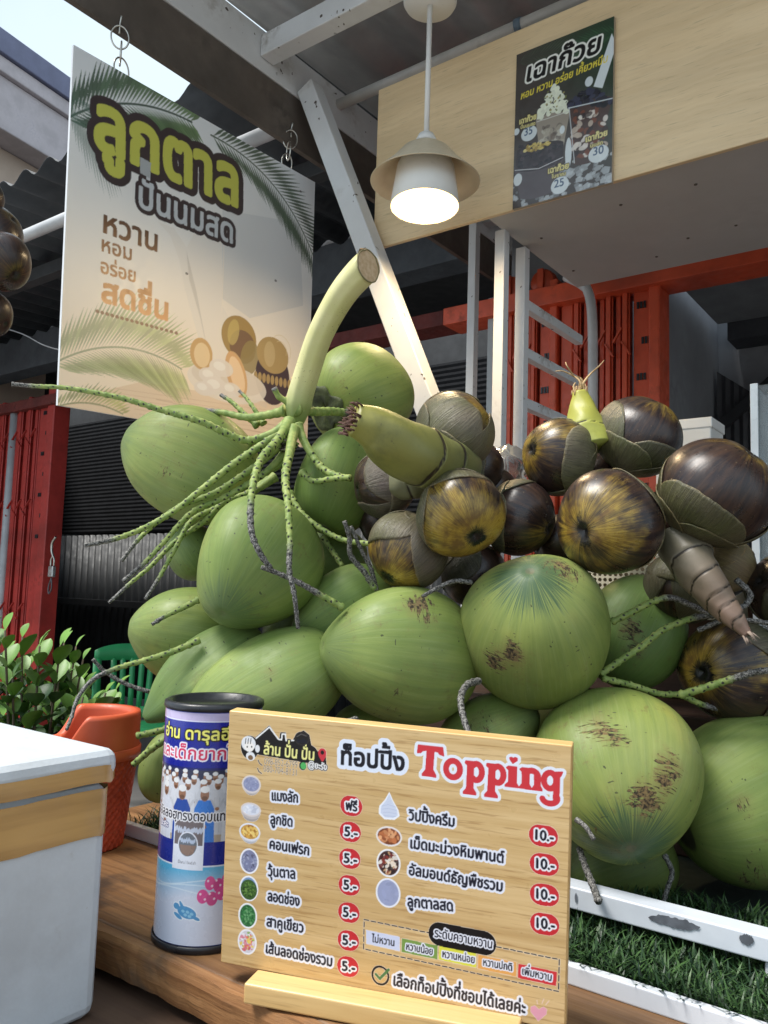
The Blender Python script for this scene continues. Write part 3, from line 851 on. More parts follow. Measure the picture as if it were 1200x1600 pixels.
for x, y, rx, ry in ((829, 209, 13, 11), (886, 287, 14, 12), (942, 242, 15, 12), (808, 206, 5, 5), (882, 205, 4, 6), (918, 134, 6, 7), (818, 278, 7, 9), (895, 240, 5, 22)):
    X, Y = fm(x, y); cv.ell(X, Y, rx * K, ry * K, lin(216, 224, 226), .92)
W1 = lin(236, 236, 228)
cv.text('เฉาก๊วย', fm(813, 131), fm(933, 88), 21 * K, lin(20, 18, 18), 1.3 * K, [(2.8 * K, W1)], slant=.2)
YL = lin(226, 208, 74)
cv.text('หอม หวาน อร่อย เคี้ยวหนึบ', fm(809, 157), fm(945, 105), 8.5 * K, YL, .45 * K, slant=.2)
for a, b, s2, c, d, num, e, f_ in (((811, 195), (839, 187), 'ปั่นนมสด', (814, 202), (838, 196), '35', (821, 213), (835, 209)),
                          ((920, 225), (954, 215), 'นมสด', (928, 233), (948, 228), '30', (933, 245), (950, 241)),
                          ((865, 270), (898, 262), 'โบราณ', (872, 277), (894, 272), '25', (877, 291), (893, 287))):
    cv.text('เฉาก๊วย', fm(*a), fm(*b), 6.5 * K, lin(222, 210, 140), .6 * K, [(1.2 * K, lin(66, 56, 38))])
    cv.text(s2, fm(*c), fm(*d), 4 * K, lin(222, 210, 140), .3 * K, [(.8 * K, lin(66, 56, 38))])
    cv.text(num, fm(*e), fm(*f_), 9 * K, lin(70, 92, 120), .4 * K)
po = thing('poster', 'dark poster of three iced drinks with Thai lettering on the plywood board', 'poster', pc)
obj('board', *(lambda b: (b.V, b.F))(MB().box(0, sw, 0, sh, 0, .008)), M_plain('poster_board', (.4, .34, .26), .6), mw, po, smooth=False)
printed('print', cv.down(3), flat_grid(NX, NY, sw, sh, -.0006), M_print('poster_print', .18, .6), mw, po)

# ------------------------------------------------------------------ menu board
MENU = [(358, 1110), (895, 1165), (881, 1612), (342, 1503)]
mw, sw, sh, Hi = board_pose(MENU, .343)
MENU_MW = mw
NX, NY = 620, int(620 * sh / sw)
cv = Canvas(NX * 2, NY * 2, (1, 1, 1), 0.0)
fm = px_map(Hi, NX * 2, NY * 2); K = NX * 2 / 540
NAVY, HALO, RED = lin(24, 28, 44), lin(226, 230, 244), lin(198, 44, 54)
def pell(x, y, rx, ry, c, al=1, rot=0):
    X, Y = fm(x, y); return cv.ell(X, Y, rx * K, ry * K, c, al, rot)
def item(s, a, b, h=12.6, bold=.95, halo=3.3): cv.text(s, fm(*a), fm(*b), h * K, NAVY, bold * K, [(halo * K, HALO)])
item('แมงลัก', (422, 1249), (465, 1253)); item('ลูกชิด', (420, 1286), (456, 1291)); item('คอนเฟรก', (418, 1325), (482, 1336))
item('วุ้นตาล', (416, 1368), (460, 1373)); item('ลอดช่อง', (415, 1407), (466, 1416)); item('สาคูเขียว', (413, 1447), (472, 1458))
item('เส้นลอดช่องรวม', (411, 1489), (517, 1511))
item('วิปปิ้งครีม', (638, 1280), (711, 1291)); item('เม็ดมะม่วงหิมพานต์', (639, 1324), (788, 1348)); item('อัลมอนด์ธัญพืชรวม', (637, 1366), (786, 1393)); item('ลูกตาลสด', (635, 1416), (708, 1424))
def pill(x, y, s, w, dx, tw):
    cv.paint(cv.stroke([fm(x - w + 15, y - (w - 15) * .15), fm(x + w - 15, y + (w - 15) * .15)], 31 * K), RED)
    cv.text(s, fm(x - tw/2 + dx, y + 7.5 - tw*.08), fm(x + tw/2 + dx, y + 7.5 + tw*.06), 11.5 * K, NAVY, .9 * K, [(2.4 * K, (.82, .84, .9))])
pill(548, 1258, 'ฟรี', 17.5, 0, 19)
for x, y in ((546, 1299), (545, 1341), (544, 1383), (543, 1426), (542, 1470), (541, 1511)): pill(x, y, '5.-', 17, 1, 22)
for x, y in ((850, 1305), (851, 1350), (851, 1398), (851, 1444)): pill(x, y, '10.-', 21, 0, 33)
random.seed(3)
def bowlpic(x, y, rx, ry, rim, base, bits, n, r0, r1, deep=0):
    if deep: pell(x, y + deep, rx * .8, ry * .9, np.array(rim) * .55); pell(x, y + deep * .5, rx * .95, ry * .95, np.array(rim) * .75)
    pell(x, y, rx, ry, rim); m = pell(x, y, rx - 2.6, ry - 2.6, base)
    for _ in range(n):
        t, q = random.uniform(0, 2*PI), math.sqrt(random.random()) * .88
        X, Y = fm(x + math.cos(t) * q * (rx - 3), y + math.sin(t) * q * (ry - 3))
        e = np.zeros((cv.h, cv.w), bool); rr = random.uniform(r0, r1) * K; a = random.uniform(0, 3); asp = random.uniform(.4, .8)
        y0, y1, x0, x1 = int(max(0, Y-rr-1)), int(Y+rr+2), int(max(0, X-rr-1)), int(X+rr+2)
        XX, YY = cv.xx[y0:y1, x0:x1] - X, cv.yy[y0:y1, x0:x1] - Y
        e[y0:y1, x0:x1] = ((XX*math.cos(a) + YY*math.sin(a))/rr)**2 + ((-XX*math.sin(a) + YY*math.cos(a))/rr/asp)**2 < 1
        c = random.choice(bits); cv.paint(e & m, np.array(c) * random.uniform(.85, 1.15), .9)
GB = [lin(150, 156, 186), lin(128, 134, 168), lin(166, 172, 198)]
bowlpic(391, 1224, 16.5, 14, lin(214, 206, 206), lin(140, 146, 180), GB, 40, 1, 2.4, 5)
bowlpic(390, 1264, 17.5, 11, lin(214, 206, 206), lin(214, 218, 232), [lin(226, 230, 240), lin(200, 206, 224)], 30, 2, 5, 9)
bowlpic(388, 1299, 18.5, 14, lin(224, 226, 236), lin(196, 152, 74), [lin(226, 186, 96), lin(204, 154, 70), lin(160, 108, 48), lin(236, 206, 124)], 60, 1.6, 4.2, 6)
bowlpic(387, 1345, 16.5, 20, lin(236, 238, 248), lin(124, 128, 160), GB + [lin(90, 92, 118)], 60, 1, 3)
bowlpic(386, 1388, 16.5, 20, lin(236, 240, 248), lin(120, 150, 190), [lin(130, 160, 200)], 10, 1, 2); bowlpic(386, 1390, 14.5, 16, lin(60, 92, 46), lin(58, 92, 44), [lin(92, 132, 62), lin(46, 84, 38), lin(110, 146, 76), lin(36, 66, 32)], 130, 1, 2.6)
bowlpic(384, 1431, 16.5, 20, lin(236, 240, 244), lin(44, 104, 60), [lin(70, 140, 80), lin(36, 92, 52), lin(108, 164, 112), lin(52, 116, 66)], 130, 1, 2.6)
bowlpic(383, 1472, 16.5, 20, lin(236, 236, 244), lin(206, 204, 214), [lin(206, 92, 110), lin(214, 130, 150), lin(222, 196, 90), lin(122, 160, 80), lin(226, 120, 90), lin(230, 226, 232)], 70, 1.6, 4)
# whipped cream, cashews, mixed nuts, fresh palm seed
cv.poly([fm(*p) for p in ((608, 1236), (614, 1250), (622, 1264), (624, 1274), (616, 1280), (600, 1279), (591, 1270), (592, 1258), (601, 1248))], lin(236, 240, 250))
cv.poly([fm(*p) for p in ((608, 1239), (613, 1251), (620, 1265), (621, 1273), (614, 1277), (601, 1276), (594, 1269), (595, 1259), (603, 1249))], lin(204, 212, 232))
for i in range(4): cv.line([fm(596 + i, 1258 + i*5), fm(606, 1256 + i*6), fm(619 - i*.3, 1260 + i*5)], 2, lin(172, 182, 212), .7)
bowlpic(607, 1306, 20.5, 15, lin(230, 222, 220), lin(120, 66, 40), [lin(206, 140, 96), lin(186, 112, 70), lin(226, 168, 122), lin(150, 84, 52)], 44, 2.6, 5)
bowlpic(606, 1348, 19, 21, lin(236, 236, 240), lin(66, 44, 44), [lin(226, 212, 196), lin(110, 40, 44), lin(46, 34, 36), lin(196, 156, 116), lin(236, 230, 222), lin(140, 60, 50)], 60, 2.4, 5)
bowlpic(605, 1395, 19.5, 22, lin(230, 234, 246), lin(152, 160, 194), [lin(158, 166, 200), lin(146, 154, 188)], 14, 3, 7)
# heading
cv.text('ท็อปปิ้ง', fm(530, 1192), fm(633, 1203), 21 * K, lin(18, 20, 32), 1.7 * K, [(6.5 * K, lin(222, 230, 246))])
# fat serif Topping
tb0, tb1 = np.array(fm(652, 1209)), np.array(fm(862, 1236))
ex = (tb1 - tb0) / 100; ey = np.array((ex[1], -ex[0])) / np.linalg.norm(ex) * (45 * K / 34)
def tpt(x, y): return tb0 + ex * x + ey * y
def arc(cx, cy, rx, ry, a0, a1, n=22): return [tpt(cx + rx * math.cos(t), cy + ry * math.sin(t)) for t in np.radians(np.linspace(a0, a1, n))]
wl = 4.4 * K * 2.05
TOP = np.zeros((cv.h, cv.w), bool)
def tl(pts, w=1.0): 
    global TOP
    TOP |= cv.stroke([tuple(p) for p in pts], wl * w)
def fat(poly):
    global TOP
    TOP |= cv.grow(cv.mask([[tpt(*p) for p in poly]]), 1.2 * K)
fat([(0, 34), (19, 34), (20, 25), (17, 26), (15.5, 28.5), (12.5, 29), (12, 8), (14.5, 2), (14.5, 0), (4, 0), (4, 2), (6.5, 7), (7, 29), (3.5, 28), (2, 25.5), (-.5, 25)])
tl(arc(27.5, 11.5, 5.4, 9.2, 0, 360), 1.0)
for x0 in (39, 55):
    fat([(x0 - 2, 22.5), (x0 + 4, 22.5), (x0 + 4.2, -7), (x0 + 6.5, -12), (x0 + 6.5, -14), (x0 - 3, -14), (x0 - 3, -12), (x0 - .8, -8), (x0 - .5, 18), (x0 - 2.4, 20)])
    tl(arc(x0 + 6.2, 11.5, 4.2, 9, 130, -130), 1.0)
fat([(69, 22.5), (75, 22.5), (75, 5), (76.5, 1.5), (76.5, 0), (67, 0), (67, 1.5), (69.3, 5), (69.3, 18), (67.4, 20.4)])
fat([(79, 22.5), (84, 22.5), (84.4, 5), (86, 1.5), (86, 0), (77.5, 0), (77.5, 1.5), (79.2, 5), (79, 18), (77.2, 20.4)])
tl(arc(86, 15, 4.4, 5.4, 150, 0)); fat([(88, 16), (92.4, 16), (92.4, 5), (93.8, 1.5), (93.8, 0), (86.8, 0), (86.8, 1.5), (88.2, 5)])
tl(arc(99.3, 12.2, 4.4, 8.6, 0, 360), .95); fat([(103, 22), (108, 23), (107, 19), (106, 17), (106, -8), (103, -12), (102, -6), (102.4, 18)])
tl(arc(99.5, -6.5, 5.4, 6, 15, -165), .95)
fat([(70, 29.5), (72, 26), (75.2, 29.6), (75, 32), (73.4, 32.6), (72.2, 31.2), (71, 32.4), (69.6, 31.6)])
cv.paint(cv.grow(TOP, 4.6 * K), lin(226, 232, 244)); cv.paint(TOP, lin(204, 52, 62))
# sweetness scale
dash = [(567, 1437), (874, 1500), (872, 1550), (566, 1483), (567, 1437)]
for (x0, y0), (x1, y1) in zip(dash[:-1], dash[1:]):
    L = math.hypot(x1-x0, y1-y0); n = max(3, int(L / 11))
    for i in range(n):
        a, b = i / n, (i + .68) / n
        cv.line([fm(x0+(x1-x0)*a, y0+(y1-y0)*a), fm(x0+(x1-x0)*b, y0+(y1-y0)*b)], 2.2 * K, lin(30, 26, 28))
for pts, c in (([(570, 1453), (623, 1464), (623, 1487), (570, 1475)], lin(204, 212, 238)), ([(626, 1466), (683, 1478), (682, 1500), (625, 1488)], lin(120, 152, 76)),
               ([(685, 1478), (743, 1490), (743, 1513), (684, 1500)], lin(216, 216, 72)), ([(746, 1492), (807, 1504), (806, 1527), (745, 1514)], lin(224, 164, 92)), ([(809, 1506), (870, 1519), (869, 1542), (808, 1529)], lin(206, 54, 62))):
    cv.poly([fm(*p) for p in pts], c)
cv.paint(cv.stroke([fm(686, 1460), fm(756, 1474)], 35 * K), lin(14, 14, 18))
def small(s, a, b, h=8.6, halo=1.9): cv.text(s, fm(*a), fm(*b), h * K, NAVY, .55 * K, [(halo * K, HALO)])
small('ระดับความหวาน', (677, 1464), (769, 1483), 10.5)
small('ไม่หวาน', (579, 1472), (615, 1479), 8.6, .01); small('หวานน้อย', (632, 1484), (675, 1493)); small('หวานหน่อย', (689, 1496), (741, 1506)); small('หวานปกติ', (753, 1509), (800, 1518)); small('เพิ่มหวาน', (814, 1523), (862, 1534))
pell(592, 1525, 14.5, 15, lin(30, 26, 28)); m = pell(592, 1525, 10.8, 11.4, (1, 1, 1)); cv.a[m] = 0
cv.paint(cv.stroke([fm(585, 1523), fm(591, 1530), fm(605, 1516)], 4.6 * K), lin(76, 118, 72))
item('เลือกท็อปปิ้งที่ชอบได้เลยค่ะ', (611, 1540), (820, 1586), 14)
cv.poly([fm(*p) for p in ((840, 1597), (828, 1582), (828, 1574), (835, 1572), (841, 1578), (848, 1574), (854, 1578), (853, 1586))], lin(224, 130, 170), .85)
for a, b in (((846, 1569), (849, 1562)), ((852, 1571), (857, 1565)), ((839, 1570), (838, 1564))): cv.line([fm(*a), fm(*b)], 2, lin(224, 130, 170), .7)
# house emblem
BK = lin(22, 20, 22)
house_ = [(392, 1155), (420, 1131), (435, 1153), (437, 1142), (446, 1142), (447, 1155), (456, 1155), (462, 1144), (474, 1139), (483, 1146), (486, 1162), (492, 1166), (496, 1172), (508, 1170), (510, 1198), (500, 1202), (486, 1192), (440, 1184), (405, 1178), (396, 1176)]
cv.poly([fm(*p) for p in house_], BK)
cv.line([fm(*p) for p in ((395, 1155), (420, 1134), (434, 1153), (439, 1154), (440, 1145), (445, 1145), (446, 1155), (458, 1155))], 2.2 * K, lin(236, 236, 236))
cv.text('ล้าน ปั่น ปั่น', fm(410, 1176), fm(491, 1187), 14 * K, lin(236, 232, 150), .8 * K, [(2.6 * K, BK)])
pell(471, 1152, 12.5, 11, lin(44, 40, 40)); pell(471, 1152, 10.5, 9, lin(26, 24, 24)); cv.line([fm(463, 1149), fm(470, 1145), fm(478, 1148)], 1.2 * K, lin(96, 92, 92)); small('ยะรัง', (463, 1158), (479, 1160), 5, .01)
pell(503, 1175, 7, 8, lin(200, 54, 66)); cv.poly([fm(*p) for p in ((497, 1179), (509, 1180), (503, 1190))], lin(200, 54, 66)); pell(503, 1174, 3, 3.4, BK)
pell(472, 1195, 6.5, 7, BK); pell(473, 1195, 5, 5.4, lin(84, 176, 96))
cv.text('@ยะรัง', fm(480, 1197), fm(510, 1202), 8 * K, lin(230, 230, 230), .5 * K, [(1.6 * K, BK)])
for x, y, rx, ry, c in ((389, 1166, 16, 19, BK), (387, 1160, 12.5, 12, lin(226, 228, 232)), (388, 1165, 8.5, 8, lin(240, 236, 232)), (390, 1180, 8, 7, lin(226, 228, 232)), (390, 1182, 4.5, 4, lin(120, 92, 66)), (401, 1168, 4, 6, lin(226, 228, 232))): pell(x, y, rx, ry, c)
for x in (383, 387, 391): cv.line([fm(x, 1152), fm(x - 1, 1160)], 1.4 * K, lin(60, 60, 66))
for x in (385, 392): pell(x, 1165, 1.2, 1.6, BK)
for x, y in ((405, 1190), (404, 1203)): cv.line([fm(x - 3, y - 4), fm(x - 1, y + 1), fm(x + 3, y + 4)], 2.2 * K, lin(40, 36, 40))
cv.text('098-852-6799', fm(411, 1192), fm(464, 1199), 8.5 * K, lin(40, 34, 36), .4 * K)
cv.text('080-704-8131', fm(410, 1204), fm(464, 1211), 8.5 * K, lin(40, 34, 36), .4 * K)
LW = (lin(218, 188, 138), lin(196, 162, 108), lin(156, 118, 70))
m_block = M_wood('pine_block', lin(222, 188, 130), lin(200, 160, 100), 0, .9, .42, bump=.1)
mn = thing('menu_board', 'light wooden menu board with red Topping heading and Thai price list', 'menu board', mw @ Vector((sw / 2, sh, .01)))
obj('panel', *(lambda b: (b.V, b.F))(MB().box(0, sw, 0, sh, 0, .017)), m_block, mw, mn, smooth=False, bevel=.0015)
printed('print', cv.down(), flat_grid(NX, NY, sw - .003, sh - .003, -.0006) + np.array([.0015, .0015, 0]), M_print('menu_print', .33, .45, LW), mw, mn)
zt_ = on_plane(400, 1512.5, mw.translation, mw.to_3x3() @ Vector((0, 0, 1))).z; b0 = on_z(381, 1536, zt_); bx = Vector(mw.to_3x3() @ Vector((1, 0, 0))); bx.z = 0; bx.normalize()
bn = Vector((bx.y, -bx.x, 0))                                  # towards the viewer
fl = mw @ Vector((0, sh, 0)); 
off = (b0 - fl).dot(bn)
lx0 = (b0 - fl).dot(bx)
mb_ = Matrix((bx, -bn, Vector((0, 0, 1)))).transposed().to_4x4(); mb_.translation = Vector((fl.x, fl.y, .801)) + bx * lx0
zt_ -= .801
MB().box(0, .262, -off, -.0015, 0, zt_).box(0, .262, -.0014, .0185, 0, .008).box(0, .262, .0186, .05, 0, zt_).obj('base', m_block, mb_, mn, smooth=False, bevel=.002)

# ------------------------------------------------------------------ donation can
lid_c = P(336, 1104, .985)
can_c = on_z(297, 1462, .801)
R_c = 73 / F * .985
H_c = .26
cc = Vector((can_c.x + .013, can_c.y + .01, .801))
NX, NY = 330, 400
cv = Canvas(NX * 2, NY * 2, lin(226, 228, 240))
# a = across 0..1 over 200 degrees of the can, facing the camera at .5; y down
CW, CH = cv.w, cv.h
def cpx(x, y): return ((.5 + math.asin(max(-1, min(1, (x - 336 + (y - 1100) * .07) / 74))) / math.radians(200)) * CW, (y - 1122 + 12 * (1 - ((x - 336) / 80) ** 2) * -.0) / (1475 - 1122) * CH)
def band(y0, y1, c): cv.paint((cv.yy >= y0 * CH) & (cv.yy < y1 * CH), c)
band(0, .035, lin(190, 178, 214)); band(.035, .04, lin(214, 216, 236)); band(.04, .24, lin(26, 38, 146)); band(.24, .57, lin(30, 40, 110))
# the photograph on the label: people in white and blue
band(.25, .57, lin(52, 58, 84)); band(.5, .57, lin(176, 164, 150))
random.seed(6); SK = lin(150, 112, 92)
def man(x, y, s, shirt, cap=(.75, .77, .8)):
    X, Y = x * CW, y * CH; s *= CH
    cv.poly([(X - .1*s, Y + .16*s), (X + .1*s, Y + .16*s), (X + .17*s, Y + .3*s), (X + .2*s, Y + 1.15*s), (X - .2*s, Y + 1.15*s), (X - .17*s, Y + .3*s)], shirt)
    for q_ in (-.07, .05): cv.line([(X + q_*s, Y + .35*s), (X + q_*s*1.3, Y + 1.1*s)], max(1.5, .016*s), np.array(shirt) * .7, .6)
    cv.ell(X, Y + .08*s, .075*s, .1*s, SK); cv.ell(X, Y - .01*s, .08*s, .055*s, cap); cv.ell(X, Y + .13*s, .05*s, .035*s, lin(70, 50, 44), .6)
    cv.line([(X - .15*s, Y + .4*s), (X - .02*s, Y + .58*s)], .06*s, np.array(shirt) * .85); cv.line([(X + .15*s, Y + .4*s), (X + .02*s, Y + .58*s)], .06*s, np.array(shirt) * .85); cv.ell(X, Y + .59*s, .05*s, .04*s, SK)
for row, (y, s, n) in enumerate(((.262, .16, 16), (.285, .18, 14), (.305, .2, 12))):
    for i in range(n): man((i + .5 + .3 * (row % 2)) / n + random.uniform(-.01, .01), y + random.uniform(-.008, .008), s, np.array(lin(206, 210, 220)) * random.uniform(.8, 1.05))
for x, y, s, c in ((.2, .33, .27, lin(206, 212, 226)), (.335, .335, .27, lin(44, 78, 160)), (.47, .335, .27, lin(54, 120, 206)), (.63, .355, .26, lin(214, 218, 226)), (.76, .335, .27, lin(206, 210, 222))): man(x, y, s, c)
band(.56, .66, lin(28, 44, 140)); band(.66, .666, lin(220, 226, 240))
# beach on the lower label
yy = np.clip((cv.yy / CH - .666) / .33, 0, 1)[..., None]
sea = np.array(lin(84, 172, 214)) + (np.array(lin(206, 214, 232)) - np.array(lin(84, 172, 214))) * np.clip(yy * 2.2 + .35 * (smoothnoise(CH, CW, 6, 9)[..., None] - .5), 0, 1)
low = cv.yy / CH >= .666; cv.c[low] = sea[low]
for k in range(3):
    cv.line([(CW * t, CH * (.74 + .02 * k + .018 * math.sin(9 * t + k))) for t in np.linspace(0, .7, 40)], 4, lin(226, 238, 246), .5)
tx_, ty_ = .4 * CW, .86 * CH
TQ = lin(84, 150, 200)
for dx, dy, rx, ry, r in ((0, 0, 38, 20, .25), (-42, -18, 13, 11, .3), (-34, 14, 20, 7, .5), (36, 18, 16, 6, .4), (-20, -22, 18, 6, 1.0)): cv.ell(tx_ + dx, ty_ + dy, rx + 3, ry + 3, lin(232, 240, 246), 1, r)
for dx, dy, rx, ry, r in ((0, 0, 38, 20, .25), (-42, -18, 13, 11, .3), (-34, 14, 20, 7, .5), (36, 18, 16, 6, .4), (-20, -22, 18, 6, 1.0)): cv.ell(tx_ + dx, ty_ + dy, rx, ry, TQ, 1, r)
for dx, dy in ((-14, -4), (4, -2), (20, 4), (-4, 8), (12, 12)): cv.ell(tx_ + dx, ty_ + dy, 7, 5, lin(140, 196, 226), 1, .25)
for k in range(6): cv.line([(.62*CW, (.845 + .016*k)*CH), ((.72 + .03*(k % 2))*CW, (.845 + .016*k)*CH)], 2, lin(90, 92, 110), .7)
PK = lin(214, 84, 150)
for (x0, x1, yb, nn) in ((.5, .78, .735, 6), (.46, .82, .79, 7)):
    for i in range(nn):
        X, Y = (x0 + (x1 - x0) * (i + .5) / nn) * CW, (yb + .012 * math.sin(i * 1.9)) * CH
        cv.ell(X, Y, CW * (x1 - x0) / nn * .62, CH * .03, np.array(PK) * (1 - .12 * (i % 2)))
    for i in range(nn * 2): cv.ell((x0 + (x1 - x0) * (i + .5) / nn / 2) * CW, (yb + (.012 if i % 2 else -.01)) * CH, 4, 4, lin(240, 214, 234))
# framed photo and words
fx, fy = .385 * CW, .565 * CH
cv.poly([(fx - 62, fy - 82), (fx + 62, fy - 82), (fx + 62, fy + 92), (fx - 62, fy + 92)], lin(222, 228, 242))
cv.poly([(fx - 57, fy - 77), (fx + 57, fy - 77), (fx + 57, fy + 8), (fx - 57, fy + 8)], lin(112, 104, 108))
for i in range(26): cv.ell(fx - 54 + i * 4.3, fy - 42 + random.uniform(-6, 6), 3.4, 9, lin(186, 196, 216))
cv.ell(fx, fy + 6, 40, 44, lin(222, 228, 242)); cv.ell(fx, fy + 6, 36, 40, lin(104, 112, 124)); cv.poly([(fx - 34, fy + 8), (fx + 34, fy + 8), (fx + 24, fy + 36), (fx, fy + 45), (fx - 24, fy + 36)], lin(140, 118, 108))
for i in range(14): cv.ell(fx - 30 + i * 4.4, fy - 8 + random.uniform(-5, 5), 3, 7, lin(176, 190, 214))
cv.text('Darul Ibadah', (fx - 36, fy + 72), (fx + 36, fy + 72), 9, lin(70, 72, 84), .6)
cv.ell(.74 * CW, .585 * CH, 56, 54, lin(226, 230, 240)); cv.ell(.74 * CW, .585 * CH, 50, 48, lin(24, 34, 96))
cv.text('อ่าน ดารุลอีบาดะห์', (.14 * CW, .118 * CH), (.86 * CW, .118 * CH), 33, lin(240, 236, 120), 1.8, [(5, lin(20, 18, 30))])
cv.text('และเด็กยากไร้', (.1 * CW, .205 * CH), (.67 * CW, .205 * CH), 35, lin(206, 48, 92), 1.8, [(5, lin(234, 232, 244))])
cv.text('ขออัลลอฮฺทรงตอบแทนท่านด้วย', (.06 * CW, .47 * CH), (.84 * CW, .47 * CH), 26, lin(20, 22, 40), 1.4, [(4, lin(230, 232, 240))])
cv.text('นะคะ', (.14 * CW, .515 * CH), (.24 * CW, .515 * CH), 18, lin(236, 236, 244), 1, [(3, lin(40, 50, 120))])
can = thing('donation_can', 'tall blue charity can with Thai label and black lid behind the menu board', 'can', cc)
ang0 = math.atan2(-cc.y, -cc.x)
lean = Matrix.Translation(cc)
seg = 96
MB().lathe([(.0, .004), (R_c * .985, .004), (R_c * .985, H_c)], seg).obj('body', M_plain('can_body', lin(60, 70, 160), .4), lean, can)
jj, ii = np.mgrid[0:NY, 0:NX]
th = ang0 + math.radians(-100) + ii / (NX - 1) * math.radians(200)
V = np.stack([R_c * .99 * np.cos(th), R_c * .99 * np.sin(th), H_c - .004 - jj / (NY - 1) * (H_c - .012)], -1).reshape(-1, 3)
pd = cv.down(2)
obj('label_print', V, grid(NX, NY)[:, ::-1].copy(), M_print('can_print', .25, .5, coat=.3), lean, can, attrs={'ink': ('FLOAT_COLOR', pd)})
MB().lathe([(R_c * 1.0, 0), (R_c * 1.035, 0), (R_c * 1.035, .006), (R_c * 1.01, .0075), (R_c * 1.0, .003)], seg).obj('base_rim', m_black, lean, can)
MB().lathe([(0, H_c - .001), (R_c * .86, H_c - .001), (R_c * .89, H_c + .005), (R_c * .95, H_c + .006), (R_c * 1.015, H_c + .004), (R_c * 1.025, H_c - .001), (R_c * 1.0, H_c - .003)], seg).obj('lid', m_black, lean, can)

# ------------------------------------------------------------------ pendant lamp
lp = on_v(672, 4, 1.42); 
lb = on_plane(668, 326, lp, Vector((0, 1, 0)))
lx, ly = lp.x + .0, lp.y
d_ = (on_plane(668, 326, Vector((0, ly, 0)), Vector((0, 1, 0))))
RZ = lp.z
lamp = thing('pendant_lamp', 'lit white pendant lamp with brass coloured hat shade', 'lamp', (lx, ly, RZ))
def pz(y): return on_plane(669, y, Vector((0, ly, 0)), Vector((0, 1, 0))).z
px1 = 1.0 / F * (P(668, 280, 1) - CAMP).length * 0 + (ly / F) * 1.06
zr, zb, zs, zw = pz(219), pz(330), pz(275), pz(280)
LM = Matrix.Translation((lx, ly, 0))
m_lw = M_plain('lamp_white', (.78, .77, .74), .35, var=.02)
MB().lathe([(0, RZ + .014), (42 * px1, RZ + .014), (42 * px1, RZ), (39 * px1, RZ - .008), (0, RZ - .009)], 64).obj('ceiling_rose', m_lw, LM, lamp)
MB().tube([(0, 0, RZ + .014), (0, 0, 2.585)], .02, 16).obj('mount', m_lw, LM, lamp)
MB().tube([(0, 0, RZ - .007), (0, 0, zr + .01)], 4.2 * px1, 16).obj('rod', m_lw, LM, lamp)
MB().lathe([(0, zr + .014), (12 * px1, zr + .012), (16 * px1, zr), (17 * px1, zr - .008), (0, zr - .008)], 48).obj('cap', m_lw, LM, lamp)
m_gold = M_plain('cream_hat', (.66, .56, .4), .4, metal=.12, var=.05, scale=20)
hz0 = pz(232); hz1 = pz(284)
MB().lathe([(16 * px1, hz0 + .004), (30 * px1, hz0), (38 * px1, hz0 - .008), (58 * px1, hz0 + (hz1 - hz0) * .55), (84 * px1, hz1), (84.6 * px1, hz1 - .001), (83 * px1, hz1 - .002), (57 * px1, hz0 + (hz1 - hz0) * .55 - .004), (38 * px1, hz0 - .013), (30 * px1, hz0 - .005), (0, hz0 - .005)], 96).obj('shade', m_gold, LM, lamp)
cz0, cz1 = hz0 - .035, pz(327)
LM = LM @ Matrix.Translation((0, 0, zr)) @ Matrix.Rotation(math.radians(-4), 4, 'X') @ Matrix.Translation((0, 0, -zr))
MB().lathe([(0, cz0), (40 * px1, cz0), (44 * px1, cz0 - .012), (53 * px1, cz1), (52 * px1, cz1 - .001), (50 * px1, cz1 + .004)], 64).obj('cup', m_lw, LM, lamp)
t = NT('lamp_glow'); t.set(Base_Color=(.9, .85, .7), Emission_Color=(1.0, .74, .42), Emission_Strength=28)
MB().lathe([(0, cz1 - .004), (30 * px1, cz1 - .003), (48 * px1, cz1 + .0005), (48.5 * px1, cz1 + .004), (0, cz1 + .006)], 64).obj('diffuser', t.m, LM, lamp)
t = NT('lamp_rim_glow'); t.set(Base_Color=(.9, .8, .55), Emission_Color=(1.0, .66, .24), Emission_Strength=2.2)
MB().lathe([(48.2 * px1, cz1 + .0002), (51.6 * px1, cz1 + .0002), (51.8 * px1, cz1 + .004), (48.6 * px1, cz1 + .004)], 64).obj('diffuser_rim', t.m, LM, lamp)

# ------------------------------------------------------------------ table, turf and rails
TZ = .8
m_oldwood = M_wood('worn_table_wood', lin(150, 112, 74), lin(104, 72, 44), 0, 1.3, .5, bump=.4, dark=(.045, .03, .02))
m_edge = M_wood('worn_edge_wood', lin(176, 130, 84), lin(120, 78, 42), 0, 1.6, .7, bump=.9, dark=(.09, .065, .045))
table = thing('table', 'worn brown wooden stall table with rough front edge', 'table', ST(0, 1.3, 0))
sbox('top', -1.25, 1.4, .612, 2.0, TZ - .04, TZ, m_oldwood, table, bevel=.004)
V, Fc = [], []
n = 260
for i in range(n + 1):                                        # the rough sawn front edge
    u = -1.25 + 2.65 * i / n
    w = .0016 * math.sin(u * 23) + .001 * math.sin(u * 83 + 1) + random.uniform(-.0011, .0011)
    for v, z in ((.6115, TZ - .0006), (.6 + w, TZ - .0015 - abs(w) * .4), (.597 + w * .8, TZ - .012), (.598 + w * .5 + random.uniform(-.001, .001), TZ - .03), (.601 + w, TZ - .044)): V.append(ST(u, v, z))
for i in range(n):
    for k in range(4): Fc.append((i*5 + k, i*5 + k + 1, i*5 + k + 6, i*5 + k + 5))
c0 = ST(0, .6, TZ)
obj('front_edge', [stm(0, .6, TZ).inverted() @ v for v in V], Fc, m_edge, stm(0, .6, TZ), table, smooth=False)
